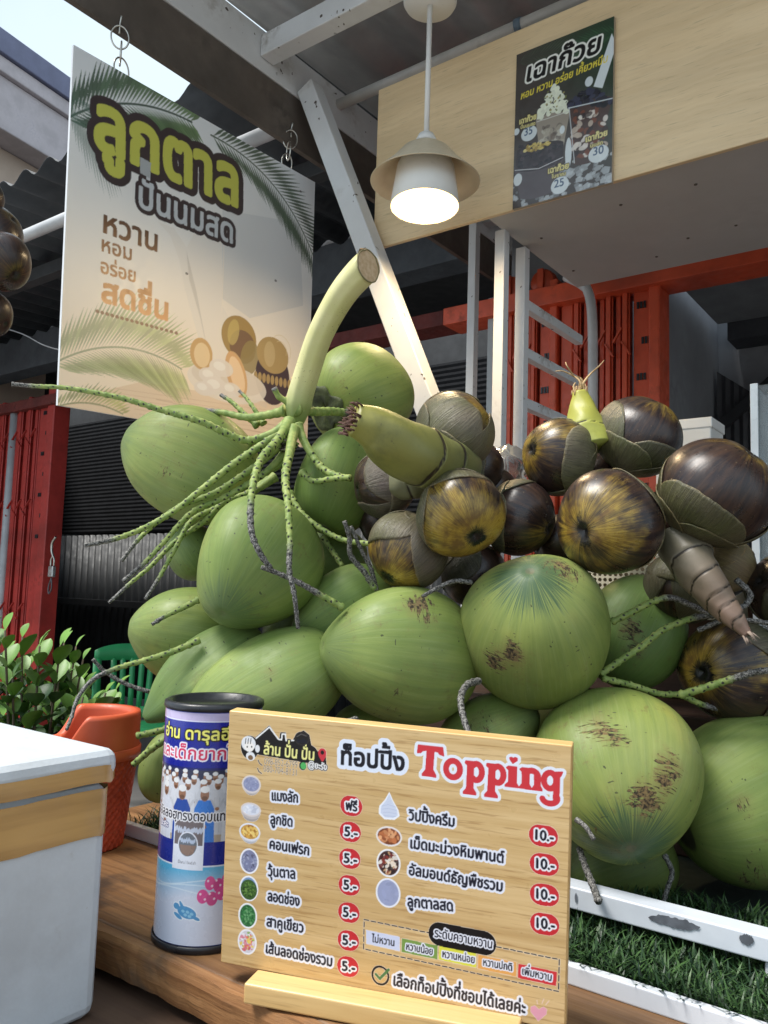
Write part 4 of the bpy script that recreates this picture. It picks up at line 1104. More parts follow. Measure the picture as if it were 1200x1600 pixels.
for u in (-1.2, 1.3):
    for v in (.72, 1.92): sbox('leg', u - .035, u + .035, v - .035, v + .035, 0, TZ - .042, m_oldwood, table)
sbox('apron', -1.15, 1.3, .7, .72, TZ - .16, TZ - .042, M_plain('apron_wood', (.03, .02, .015), .7), table)
low = thing('low_bench', 'dark brown low bench in front of the table under the foam box', 'bench', ST(-.4, .35, 0))
LZ = .742
sbox('top', -1.6, 1.2, .05, .69, LZ - .03, LZ, M_wood('bench_wood', lin(104, 82, 66), lin(80, 60, 48), 0, .6, .55, bump=.15), low)
for u in (-1.5, 1.1):
    for v in (.1, .6): sbox('leg', u - .03, u + .03, v - .03, v + .03, 0, LZ - .032, m_oldwood, low)

VT, VR = .83, .935
m_rail = M_plain('chipped_white_rail', (.7, .73, .78), .4, var=.05, scale=6)
t = NT('chipped_rail'); v = t.obj()
n1 = t.noise(t.map(v, (7, 30, 22)), 1, 4, .6); n2 = t.noise(v, 160, 3)
e = t.ramp(t.math('ADD', n1, t.math('MULTIPLY', n2, .06)), .73, .745)
col = t.mix(e, t.mix(t.ramp(t.noise(v, 20, 4), .3, .7), (.55, .59, .65), (.63, .67, .73)), (.13, .14, .16))
t.set(Base_Color=col, Roughness=t.ramp(e, 0, 1, .35, .7)); t.bump(e, -.4, .002)
m_chip = t.m
sand = thing('display_tray', 'turf lined display tray with white steel rails holding the coconuts', 'tray', ST(0, 1.3, TZ))
sbox('trim', -1.13, 1.35, VT, VT + .012, TZ, TZ + .02, m_rail, sand, bevel=.002)
sbox('rail', -1.16, 1.35, VR, VR + .03, TZ + .035, TZ + .060, m_chip, sand, bevel=.002)
sbox('bed', -1.13, 1.35, VT + .013, 1.98, TZ, TZ + .006, M_plain('turf_backing', (.012, .022, .014), .9), sand)
for u in (-1.1, -.2, .75, 1.3): sbox('rail_foot', u, u + .02, VR + .005, VR + .025, TZ + .006, TZ + .034, m_rail, sand)
# paint worn off the rail in a few long chips, each a thin scar on the bar
for px0, px1, py0, py1 in ((1013, 1094, 1433, 1450), (1155, 1178, 1466, 1470), (898, 902, 1402, 1404)):
    a, b = on_v(px0, py0, VR - .0012), on_v(px1, py1, VR - .0012)
    n = 26; V = []
    for s in (0, 1):
        for i in range(n):
            q_ = a + (b - a) * (i / (n - 1)); wv = .0055 * math.sin(PI * i / (n - 1)) ** .5 * (1 if s else -1) + random.uniform(-.0012, .0012)
            V.append(q_ + Vector((0, 0, wv)))
    obj('paint_chip', V, [(i, i + 1, n + i + 1, n + i) for i in range(n - 1)], M_plain('bare_steel', (.1, .11, .13), .5, var=.3, scale=60), None, sand, smooth=False)

# artificial grass: one mass of blades
V, Fc, A = [], [], []
def blade(u, v):
    h = random.uniform(.016, .036); a = random.uniform(0, 2*PI); l = random.uniform(.2, 1.1) * h; w = random.uniform(.0007, .0013)
    du, dv = math.cos(a), math.sin(a); k = len(V); sh_ = random.random()
    for s in (0, .4, .75):
        c = (u + du * l * s * s, v + dv * l * s * s, TZ + .006 + h * (s - .25 * s * s * l / h))
        V.append(ST(c[0] - dv * w, c[1] + du * w, c[2])); V.append(ST(c[0] + dv * w, c[1] - du * w, c[2])); A.extend([sh_, sh_])
    V.append(ST(u + du * l, v + dv * l, TZ + .006 + h * (1 - .25 * l / h))); A.append(sh_)
    Fc.extend([(k, k+1, k+3, k+2), (k+2, k+3, k+5, k+4), (k+4, k+5, k+6)])
for _ in range(17000): blade(random.uniform(-.45, .62), VT + .014 + random.random() ** 1.4 * .27)
for _ in range(3500): blade(random.uniform(-1.13, -.6), VT + .014 + random.random() * .2)
t = NT('turf_blades'); a = t.attr('a')
t.set(Base_Color=t.mix(a, (.007, .026, .012), (.055, .12, .032)), Roughness=.45, Specular_IOR_Level=.4)
tag(obj('grass', V, Fc, t.m, None, None, smooth=False, attrs={'a': ('FLOAT', A)}), 'short dark green artificial grass on the tray under the coconuts', 'artificial grass', kind='stuff')

# stepped wooden riser hidden behind the fruit
riser = thing('display_riser', 'brown wooden display riser behind the palm fruits', 'riser', ST(0, 1.6, TZ))
m_riser = M_wood('riser_wood', lin(78, 54, 40), lin(54, 36, 27), 0, .8, .6)
sbox('step', -.95, 1.2, 1.32, 1.98, TZ + .007, 1.02, m_riser, riser)
sbox('step', -.85, 1.2, 1.52, 1.98, 1.022, 1.2, m_riser, riser)
bk = thing('perforated_basket', 'cream perforated plastic basket behind the dark palm fruits', 'basket', ST(-.3, 1.4, 1.022))
pb = P(1005, 905, 1.3); bu, bv = uv_of(pb)
mb = MB(); hh = .1; pitch = .009
for j in range(11):                                          # open wall of round-cornered holes
    for i in range(26):
        x, z = i * pitch, j * pitch
        V = [(x + pitch/2 + r * math.cos(q_), 0, z + pitch/2 + r * math.sin(q_)) for r in (.0034,) for q_ in np.linspace(0, 2*PI, 9)[:-1]]
        sq = [(x + pitch/2 + pitch/2 * max(-1, min(1, 1.5*math.cos(q_))), 0, z + pitch/2 + pitch/2 * max(-1, min(1, 1.5*math.sin(q_)))) for q_ in np.linspace(0, 2*PI, 9)[:-1]]
        mb.add(V + sq, [(k, (k+1) % 8, 8 + (k+1) % 8, 8 + k) for k in range(8)])
mb.obj('wall', M_plain('cream_plastic', (.6, .55, .42), .5), stm(bu - .12, bv + .02, pb.z - .06), bk, smooth=False, solid=.002)
sbox('inside', bu - .118, bu + .112, bv + .034, bv + .2, pb.z - .06, pb.z + .035, M_plain('basket_inside', (.16, .13, .08), .7), bk)

# ------------------------------------------------------------------ foam box
cor_b = on_z(152, 1588, LZ); cu, cvv = uv_of(cor_b)
cor_t = on_plane(170, 1185, cor_b, Vector((0, 1, 0)))
HB = cor_t.z - LZ + .012
fb = thing('foam_box', 'white foam box with two brown tape strips in the left foreground', 'cooler box', ST(cu - .25, cvv - .3, LZ))
t = NT('white_foam'); v = t.obj()
vo = t.n('TexVoronoi'); t.put(vo.inputs['Vector'], v); vo.inputs['Scale'].default_value = 260
n1 = t.noise(v, 7, 5, .65); n2 = t.noise(v, 34, 4)
col = t.mix(t.ramp(n1, .4, .75), (.6, .645, .69), (.5, .53, .56)); col = t.mix(t.ramp(n2, .62, .8, 0, .5), col, (.36, .34, .31))
t.set(Base_Color=col, Roughness=.5, Subsurface_Weight=.0); col = t.mix(t.ramp(vo.outputs['Distance'], .25, .75, 0, .09), col, (.5, .53, .57)); col = t.mix(t.ramp(t.noise(v, 120, 2), .74, .77, 0, .35), col, (.36, .34, .3)); t.set(Base_Color=col)
t.bump(t.math('ADD', vo.outputs['Distance'], t.math('MULTIPLY', n2, 1.4)), .1, .0015)
m_foam = t.m
bu0, bv0 = cu - .62, cvv - .62
zl = LZ + HB - .036
sbox('body', bu0, cu, bv0, cvv, LZ, zl - .001, m_foam, fb, bevel=.014)
sbox('lid', bu0 - .004, cu + .006, bv0 - .004, cvv + .006, zl + .001, LZ + HB, m_foam, fb, bevel=.014)
t = NT('brown_tape'); v = t.obj(); n1 = t.noise(t.map(v, (30, 4, 60)), 1, 4); n2 = t.noise(v, 60, 3)
t.set(Base_Color=t.mix(t.ramp(n1, .35, .7), lin(196, 156, 98), lin(172, 134, 84)), Roughness=.22, Specular_IOR_Level=.55, Coat_Weight=.4, Coat_Roughness=.1); t.bump(n1, .25, .003)
m_tape = t.m
def strip(name, z0, z1, out):
    "tape along the right face and round the rounded corner"
    r = .016; pts = []
    for i in range(36): pts.append((cu + out, bv0 + (cvv - r - bv0) * i / 35))
    for i in range(1, 9):
        q_ = PI / 2 * i / 8; pts.append((cu + out - r + r * math.cos(q_), cvv - r + out + r * math.sin(q_) - out * (1 - i / 8)))
    for i in range(1, 12): pts.append((cu - r - i * .03, cvv + out))
    V = []
    for i, (u, v_) in enumerate(pts):
        jit = .0012 * math.sin(i * .8) + random.uniform(-.0008, .0008)
        V += [ST(u, v_, z0 + jit), ST(u, v_, (z0 + z1) / 2), ST(u, v_, z1 + jit * .7)]
    Fc = []
    for i in range(len(pts) - 1):
        for k in (0, 1): Fc.append((3*i + k, 3*i + 3 + k, 3*i + 4 + k, 3*i + 1 + k))
    mi = stm(cu, cvv, z0)
    obj(name, [mi.inverted() @ x for x in V], Fc, m_tape, mi, fb, smooth=True)
strip('tape', zl + .002, zl + .02, .0075)
strip('tape', zl - .054, zl - .005, .0022)

# ------------------------------------------------------------------ orange basket
pb = on_z(120, 1352, TZ); d_b = 1.19
bc = on_z(128, 1318, TZ + .001)
Rb = 80 / F * 1.2
bas = thing('plant_basket', 'orange red plastic basket with a dipped rim behind the foam box', 'basket', bc)
m_bas = M_plain('orange_plastic', lin(206, 92, 58), .42, var=.08, scale=10)
m_bas2 = M_plain('red_woven_plastic', lin(190, 74, 44), .5, var=.14, scale=30)
zrim = on_plane(190, 1112, bc, Vector((0, 1, 0))).z - TZ
seg = 96
def wallz(q_):
    "rim height: high at the right and back, dipping towards the viewer's left"
    x = math.cos(q_ - math.radians(205))
    s = min(1, max(0, (x - .1) / .5)); s = s * s * (3 - 2 * s)
    return zrim - .045 * s
V, Fc = [], []
rings = [(.88, lambda q_: zrim * .62, 1), (.99, lambda q_: zrim * .66, 1), (1.0, lambda q_: zrim * .72, 1), (1.0, lambda q_: wallz(q_) - .006, 1), (.985, lambda q_: wallz(q_), 1), (.81, lambda q_: wallz(q_), 1), (.79, lambda q_: wallz(q_) - .008, 1), (.76, lambda q_: zrim * .45, 1)]
for r, fz, _ in rings:
    for k in range(seg):
        q_ = 2 * PI * k / seg; V.append((Rb * r * math.cos(q_), Rb * r * math.sin(q_), fz(q_)))
for i in range(len(rings) - 1):
    for k in range(seg):
        k2 = (k + 1) % seg; Fc.append((i*seg + k, i*seg + k2, (i+1)*seg + k2, (i+1)*seg + k))
bm_ = Matrix.Translation(bc)
obj('rim', V, Fc, m_bas, bm_, bas)
MB().lathe([(Rb*.97, zrim*.655), (Rb*1.04, zrim*.66), (Rb*1.04, zrim*.735), (Rb*1.005, zrim*.74)], seg).obj('band', m_bas, bm_, bas)
V, Fc = [], []
nz_ = 60; seg2 = 192
for j in range(nz_ + 1):
    s = j / nz_; rr = Rb * (.78 + .2 * s)
    for k in range(seg2):
        q_ = 2*PI*k/seg2
        wv = .0014 * math.sin(q_ * 32) * (1 if (j // 3) % 2 else -1)
        V.append(((rr + wv) * math.cos(q_), (rr + wv) * math.sin(q_), zrim * .66 * s))
for j in range(nz_):
    for k in range(seg2):
        k2 = (k+1) % seg2; Fc.append((j*seg2 + k, j*seg2 + k2, (j+1)*seg2 + k2, (j+1)*seg2 + k))
Fc.append(tuple(range(seg2 - 1, -1, -1)))
obj('woven_body', V, Fc, m_bas2, bm_, bas)

# ------------------------------------------------------------------ leafy shrub in a pot
pl = P(62, 1060, 1.75)
plant = thing('potted_shrub', 'green shrub with small glossy leaves behind the foam box', 'plant', (pl.x, pl.y, 0))
PM = Matrix.Translation((pl.x, pl.y, 0))
MB().lathe([(0, 0), (.13, 0), (.18, .3), (.19, .31), (.17, .31), (.165, .27), (0, .27)], 48).obj('pot', M_plain('clay_pot', (.2, .09, .05), .7), PM, plant)
random.seed(21)
tips = []
stems = MB()
for i in range(34):
    px, py = random.uniform(-50, 182), random.uniform(975, 1160)
    if px > 60: py = max(py, 985 + (px - 60) * .42 + random.uniform(0, 90) * (px > 120))
    t_ = P(px, py, 1.75 + random.uniform(-.14, .2)) - Vector((pl.x, pl.y, 0))
    if i in (0, 1, 2, 3, 4, 5, 6, 7, 8, 9):
        px, py = ((8, 985), (35, 995), (100, 1005), (62, 1010), (130, 1030), (85, 1060), (20, 1060), (150, 1100), (120, 1075), (45, 1110))[i]
        t_ = P(px, py, 1.75 + (i % 3 - 1) * .1) - Vector((pl.x, pl.y, 0))
    b_ = Vector((t_.x * .25, t_.y * .25, .3))
    path = smooth_path([b_, Vector((t_.x * .6, t_.y * .6, .3 + (t_.z - .3) * .6)), t_], .04)
    stems.tube(path, [.006 - .004 * k / len(path) for k in range(len(path))], 6)
    tips.append((path, t_))
stems.obj('stems', M_plain('twig_bark', (.09, .07, .045), .8), PM, plant)
V, Fc, A = [], [], []
def leaf(p, d, up, L, w, sh_):
    d = d.normalized(); s = d.cross(up); s = s.normalized() if s.length > .01 else d.orthogonal().normalized(); n_ = s.cross(d)
    k = len(V); prof = [(0, .1), (.1, .34), (.25, .66), (.42, .92), (.58, 1.0), (.74, .9), (.88, .58), (.96, .26), (1.0, .03)]
    for x, q_ in prof:
        c = p + d * (L * x) - n_ * (L * .16 * x * x)
        for e_, f_ in ((-1, .22), (0, 0), (1, .22)):
            V.append(c + s * (e_ * w * q_) + n_ * (abs(e_) * w * q_ * f_ * 1.5)); A.append(sh_)
    for i in range(8):
        for j in range(2): Fc.append((k + 3*i + j, k + 3*i + j + 1, k + 3*i + j + 4, k + 3*i + j + 3))
for path, t_ in tips:
    dt = (path[-1] - path[-3]).normalized()
    n_l = random.randint(11, 16)
    for j in range(n_l):
        s = 1 - (j / n_l) ** 1.2 * .34
        p = path[min(len(path) - 1, int(s * (len(path) - 1)))]
        a = j * 2.4 + random.uniform(-.4, .4)
        o1 = dt.orthogonal().normalized(); o2 = dt.cross(o1)
        out = o1 * math.cos(a) + o2 * math.sin(a)
        d = dt * (.95 - .5 * j / n_l) + out * (.4 + .75 * j / n_l) + Vector((0, 0, .15))
        L = random.uniform(.04, .066) * (1 if j > 1 else .7)
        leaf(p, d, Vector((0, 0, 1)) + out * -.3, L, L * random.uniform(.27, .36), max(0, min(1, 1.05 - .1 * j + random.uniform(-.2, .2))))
t = NT('shrub_leaf'); a = t.attr('a'); n1 = t.noise(t.obj(), 40, 3)
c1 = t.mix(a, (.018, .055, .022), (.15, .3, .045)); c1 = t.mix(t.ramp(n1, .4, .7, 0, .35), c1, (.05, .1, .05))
t.set(Base_Color=c1, Roughness=.42, Specular_IOR_Level=.35)
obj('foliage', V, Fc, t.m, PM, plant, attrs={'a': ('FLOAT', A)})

# ------------------------------------------------------------------ green plastic chair in the shop
ch0 = on_z(212, 1290, 0); 
chd = 4.3; cp = P(205, 1100, chd); chair = thing('plastic_chair', 'green moulded plastic chair with slotted back inside the dark shop', 'chair', (cp.x, cp.y, 0))
CM = Matrix.Translation((cp.x, cp.y, 0)) @ Matrix.Rotation(math.radians(18), 4, 'Z')
m_green = M_plain('green_plastic', (.028, .27, .1), .4, var=.1)
mb = MB()
def backpt(a, z): return (.19 * a * (1 + .12 * (z - .45)), .19 + .05 * (z - .45) / .4 - .05 * a * a, z)
V = []
for z0, z1 in ((.77, .86),):
    pts = [backpt(a, z0) for a in np.linspace(-1, 1, 17)] + [backpt(a, z1 - .035 * abs(a) ** 3) for a in np.linspace(-1, 1, 17)]
    mb.add(pts, [(i, i+1, 18+i, 17+i) for i in range(16)])
for a in (-.93, .93):
    mb.add([backpt(a + s * .1, z) for z in (.44, .6, .78) for s in (-1, 1)], [(0, 1, 3, 2), (2, 3, 5, 4)])
for a in (-.55, -.28, 0, .28, .55):
    mb.add([backpt(a * (.8 + .35 * (z - .44)) + s * .075, z) for z in (.5, .6, .7, .78) for s in (-1, 1)], [(0, 1, 3, 2), (2, 3, 5, 4), (4, 5, 7, 6)])
mb.add([backpt(a, .46) for a in np.linspace(-1, 1, 9)] + [backpt(a, .52) for a in np.linspace(-1, 1, 9)], [(i, i+1, 10+i, 9+i) for i in range(8)])
mb.obj('backrest', m_green, CM, chair, smooth=True, solid=.012)
MB().box(-.2, .2, -.22, .19, .425, .445).obj('seat', m_green, CM, chair, smooth=False, bevel=.01)
for sx in (-1, 1):
    for sy in (-1, 1):
        mb = MB(); bar(mb, (sx * .17, sy * .17, .424), (sx * .21, sy * .22, 0), .04, .03); mb.obj('leg', m_green, CM, chair, smooth=False, bevel=.006)
    mb = MB(); mb.tube(smooth_path([(sx * .2, .2, .66), (sx * .235, .05, .66), (sx * .235, -.17, .63), (sx * .21, -.19, .445)], .04), .015, 10); mb.obj('armrest', m_green, CM, chair)

# ------------------------------------------------------------------ things on the shelf behind the fruit
wb = P(1090, 700, 1.75)
wbx = thing('white_box', 'white paper box standing behind the dark palm fruits', 'box', wb)
wu, wv_ = uv_of(wb)
zt_ = on_v(1070, 657, wv_).z
sbox('carton', wu - .09, wu + .028, wv_, wv_ + .1, 1.205, zt_, M_plain('white_card', (.75, .73, .69), .6, var=.04), wbx)
sbox('lid', wu - .093, wu + .031, wv_ - .003, wv_ + .103, zt_ - .02, zt_ + .003, M_plain('white_card_lid', (.78, .76, .72), .6, var=.04), wbx)
ac = P(1178, 700, 1.35); au, av_ = uv_of(ac)
acz = on_v(1178, 603, av_).z
acr = thing('acrylic_case', 'clear acrylic case at the right edge behind the palm fruits', 'case', ac)
t = NT('clear_acrylic'); t.set(Base_Color=(.86, .93, .95), Roughness=.06, Transmission_Weight=.92, IOR=1.2); m_acr = t.m
sbox('front_pane', au, au + .3, av_, av_ + .004, 1.03, acz, m_acr, acr, bevel=.0005)
sbox('side_pane', au, au + .004, av_ + .0045, av_ + .2, 1.03, acz, m_acr, acr, bevel=.0005)
sbox('back_pane', au, au + .3, av_ + .2045, av_ + .208, 1.03, acz, m_acr, acr, bevel=.0005)
m_lav = M_plain('edge_strip', (.6, .64, .66), .3)
sbox('corner_strip', au - .004, au + .008, av_ - .005, av_ - .001, 1.03, acz + .003, m_lav, acr, bevel=.001)
sbox('contents', au + .04, au + .26, av_ + .05, av_ + .15, 1.03, 1.14, M_plain('pale_tub', (.5, .56, .58), .5), acr)
sbox('orange_lid', au + .035, au + .265, av_ + .045, av_ + .155, 1.142, 1.165, M_plain('orange_lid', (.6, .2, .05), .5), acr)
pbag = P(790, 728, 1.42)
V, Fc = [], []
for j in range(9):
    for i in range(14):
        s, t2 = i / 13 * 2*PI, j / 8 * PI
        r = .042 * (1 + random.uniform(-.2, .2)); V.append((r * math.sin(t2) * math.cos(s), r * math.sin(t2) * math.sin(s), r * .8 * math.cos(t2)))
for j in range(8):
    for i in range(13): Fc.append((j*14 + i, j*14 + i + 1, (j+1)*14 + i + 1, (j+1)*14 + i))
t = NT('clear_bag'); t.set(Base_Color=(.5, .5, .49), Roughness=.15, Transmission_Weight=.8, IOR=1.2)
tag(obj('plastic_bag', V, Fc, t.m, Matrix.Translation(pbag), None, smooth=True), 'crumpled clear plastic bag behind the palm fruits by the ladder rack', 'plastic bag')

# ------------------------------------------------------------------ coconuts
def M_coco():
    t = NT('green_coconut')
    T = t.attr('T'); scar = t.attr('scar'); sv = t.n('Attribute', attribute_name='sv').outputs['Vector']
    v = t.obj(); oc = t.n('ObjectInfo'); rnd = oc.outputs['Random']
    off = t.n('VectorMath', operation='ADD'); t.put(off.inputs[0], sv); cr = t.n('CombineXYZ'); t.put(cr.inputs[0], t.math('MULTIPLY', rnd, 37)); t.put(cr.inputs[1], t.math('MULTIPLY', rnd, 11)); t.put(off.inputs[1], cr.outputs[0])
    o = off.outputs[0]
    ov = t.n('VectorMath', operation='ADD'); t.put(ov.inputs[0], v); t.put(ov.inputs[1], cr.outputs[0])
    st1 = t.noise(t.map(o, (9, 9, 1.1)), 1, 5, .62, .3); st2 = t.noise(t.map(o, (34, 34, 2.2)), 1, 4, .6)
    big = t.noise(ov.outputs[0], 9, 3, .5); mid = t.noise(ov.outputs[0], 34, 5, .62); fine = t.noise(ov.outputs[0], 420, 3, .6)
    c = t.mix(t.ramp(big, .3, .7), (.165, .226, .056), (.248, .298, .086))
    c = t.mix(t.ramp(st1, .36, .66, 0, .42), c, (.115, .175, .05))
    c = t.mix(t.ramp(st2, .5, .7, 0, .25), c, (.29, .34, .16))
    c = t.mix(t.ramp(big, .62, .78, 0, .5), c, (.36, .33, .08))
    c = t.mix(t.math('MULTIPLY', t.ramp(mid, .5, .72), t.ramp(fine, .46, .62, 0, .55)), c, (.2, .17, .06))
    pat = t.math('MULTIPLY', t.ramp(t.noise(ov.outputs[0], 20, 4, .6), .52, .66), t.ramp(t.noise(ov.outputs[0], 95, 5, .75), .5, .68))
    c = t.mix(t.math('MULTIPLY', pat, .6), c, (.15, .115, .045))
    hair = t.ramp(t.noise(t.map(o, (80, 80, 3.2)), 1, 3, .7), .6, .74, 0, .55)
    c = t.mix(hair, c, (.085, .13, .045))
    bloom = t.ramp(t.noise(ov.outputs[0], 6, 3, .5), .5, .75, 0, .25)
    c = t.mix(bloom, c, (.33, .36, .2))
    nick = t.ramp(t.noise(t.map(ov.outputs[0], (70, 70, 220)), 1, 2, .4), .74, .77, 0, .8)
    c = t.mix(nick, c, (.05, .055, .03))
    tip = t.math('MULTIPLY', t.ramp(t.math('ADD', T, t.math('MULTIPLY', t.math('SUBTRACT', st2, .5), .6)), .8, .98), oc.outputs['Alpha'])
    c = t.mix(t.math('MULTIPLY', tip, .95), c, (.05, .1, .055))
    c = t.mix(t.math('MULTIPLY', t.ramp(T, .9982, .9996), t.ramp(mid, .35, .6)), c, (.13, .12, .08))
    spk = t.ramp(t.noise(ov.outputs[0], 150, 2, .4), .735, .76)
    c = t.mix(t.math('MULTIPLY', spk, .8), c, (.03, .03, .018))
    n3 = t.noise(t.map(o, (5, 5, 34)), 1, 5, .62, .8); n4 = t.noise(ov.outputs[0], 210, 4, .65)
    c = t.mix(t.math('MULTIPLY', t.ramp(scar, .15, .8, 0, .6), t.ramp(mid, .4, .62)), c, (.2, .16, .06))
    sm = t.ramp(t.math('ADD', t.math('MULTIPLY', scar, .62), t.math('ADD', t.math('MULTIPLY', n3, 1.25), t.math('MULTIPLY', n4, .07))), 1.02, 1.14)
    c = t.mix(sm, c, t.mix(t.ramp(n4, .4, .6), (.024, .018, .013), (.17, .12, .06)))
    cx = t.ramp(T, -.985, -.972, 1, 0)
    c = t.mix(cx, c, (.05, .045, .03))
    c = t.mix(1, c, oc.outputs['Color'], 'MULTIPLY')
    t.set(Base_Color=c, Roughness=t.math('ADD', t.ramp(mid, .3, .7, .42, .62), t.math('MULTIPLY', sm, .3)), Specular_IOR_Level=.36)
    t.bump(t.math('ADD', t.math('ADD', t.math('MULTIPLY', st1, .5), t.math('MULTIPLY', big, 1.6)), t.math('SUBTRACT', t.math('MULTIPLY', fine, .12), t.math('MULTIPLY', sm, .6))), .26, .003)
    return t.m
m_coco = M_coco()
def coconut(label, px, py, d, L, Wd, th, ph, tint=(1, 1, 1), tip=1.0, point=.1, egg=.1, ridge=.035, scars=(), seed=0, calyx=False):
    "L, Wd: half length and half width in photo pixels at this distance; th, ph: direction of the tip"
    rr = random.Random(seed + int(px * 7 + py))
    k = d / F; L, Wd = L * k, Wd * k
    ax = camdir(th, ph); mw = basis(ax, P(px, py, d), RC @ Vector((.3, .2, 1)))
    nr, ns = 72, 96
    f0 = rr.uniform(0, 6.28); bumps = [(rr.uniform(0, 6.28), rr.uniform(-.7, .7), rr.uniform(.014, .036) * rr.choice((-1, -1, 1)), rr.uniform(.5, .9)) for _ in range(5)]
    s = np.linspace(0, PI, nr)[:, None]; f = np.linspace(0, 2*PI, ns, endpoint=False)[None]
    r = np.sin(s) ** .92 * (1 - egg * np.cos(s)) * (1 + 1.4 * ridge * np.cos(3 * (f + f0)) * np.sin(s) ** .5 * (1 + .5 * np.cos(s)))
    z = np.cos(s) * np.ones_like(f)
    z = z + point * np.exp(-(s / .34) ** 2) - .07 * np.exp(-(s / .07) ** 2) * .4
    z = z + (.09 * np.exp(-((PI - s) / .26) ** 2))                                       # flattened, dimpled stem end
    for a, b, h, w in bumps:
        dd = (np.cos(f - a) * np.sin(s) * math.cos(b) + np.cos(s) * math.sin(b)); g = h * np.exp(-((1 - dd) / (w * .35)) ** 2)
        r = r * (1 + g); z = z * (1 + g)
    X, Y, Z = r * np.cos(f), r * np.sin(f), z
    V = np.stack([X * Wd, Y * Wd, Z * L], -1)
    sc = np.zeros((nr, ns))
    if scars:                                                                           # wear that shows at this pixel of the photograph
        M3 = np.array(mw.to_3x3()); Wp = V @ M3.T + np.array(mw.translation) - np.array(CAMP); lc = Wp @ np.array(RC)
        dep = -lc[..., 2]; qx, qy = 600 + F * lc[..., 0] / dep, 800 - F * lc[..., 1] / dep
        for sx, sy, rad, amt in scars:
            d2_ = (qx - sx) ** 2 + (qy - sy) ** 2 + np.where(dep > d, 1e6, 0)
            ji = np.unravel_index(np.argmin(d2_), d2_.shape)
            D_ = np.linalg.norm(V - V[ji], axis=-1) / k
            sc = np.maximum(sc, amt * np.exp(-(D_ / (rad * 2.1)) ** 2))
    T = np.cos(s) * np.ones_like(f)
    sv = np.stack([np.cos(f) * np.minimum(1, np.sin(s) * 0 + 1), np.sin(f) * np.ones_like(s), np.ones_like(f) * s * .7], -1)
    j, i = np.mgrid[0:nr-1, 0:ns]; a = j * ns + i; b = j * ns + (i + 1) % ns
    Fc = np.stack([a, (j+1)*ns + i, (j+1)*ns + (i+1) % ns, b], -1).reshape(-1, 4)
    o = obj('coconut', V.reshape(-1, 3), Fc, m_coco, mw, None, attrs={'T': ('FLOAT', T), 'scar': ('FLOAT', sc), 'sv': ('FLOAT_VECTOR', sv)})
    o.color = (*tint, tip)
    tag(o, label, 'coconut', 'green coconuts piled on the tray')
    if calyx:
        V, Fc = [], []
        for j_ in range(7):
            for k_ in range(48):
                a_ = 2*PI*k_/48; s_ = PI - (.04 + .34 * j_ / 6) * (1 + .16 * math.sin(3*a_) + .1 * math.sin(7*a_ + 1) * (j_ / 6)); e_ = 1 + .02 + (.012 if j_ in (2, 5) else 0) + .01 * math.sin(6*a_)
                r_ = math.sin(s_) ** .92 * (1 + egg) * e_; z_ = (math.cos(s_) + .09 * math.exp(-((PI - s_) / .26) ** 2)) * e_
                V.append((Wd * r_ * math.cos(a_), Wd * r_ * math.sin(a_), L * z_))
        for j_ in range(6):
            for k_ in range(48): Fc.append((j_*48 + k_, j_*48 + (k_+1) % 48, (j_+1)*48 + (k_+1) % 48, (j_+1)*48 + k_))
        obj('calyx', V, Fc, M_plain('dry_calyx', (.06, .07, .025), .75, var=.6, scale=40, dirt=.9, dirtc=(.015, .013, .01), bump=.5), mw, o, solid=.002)
    return o
g_ = (1, 1, 1)
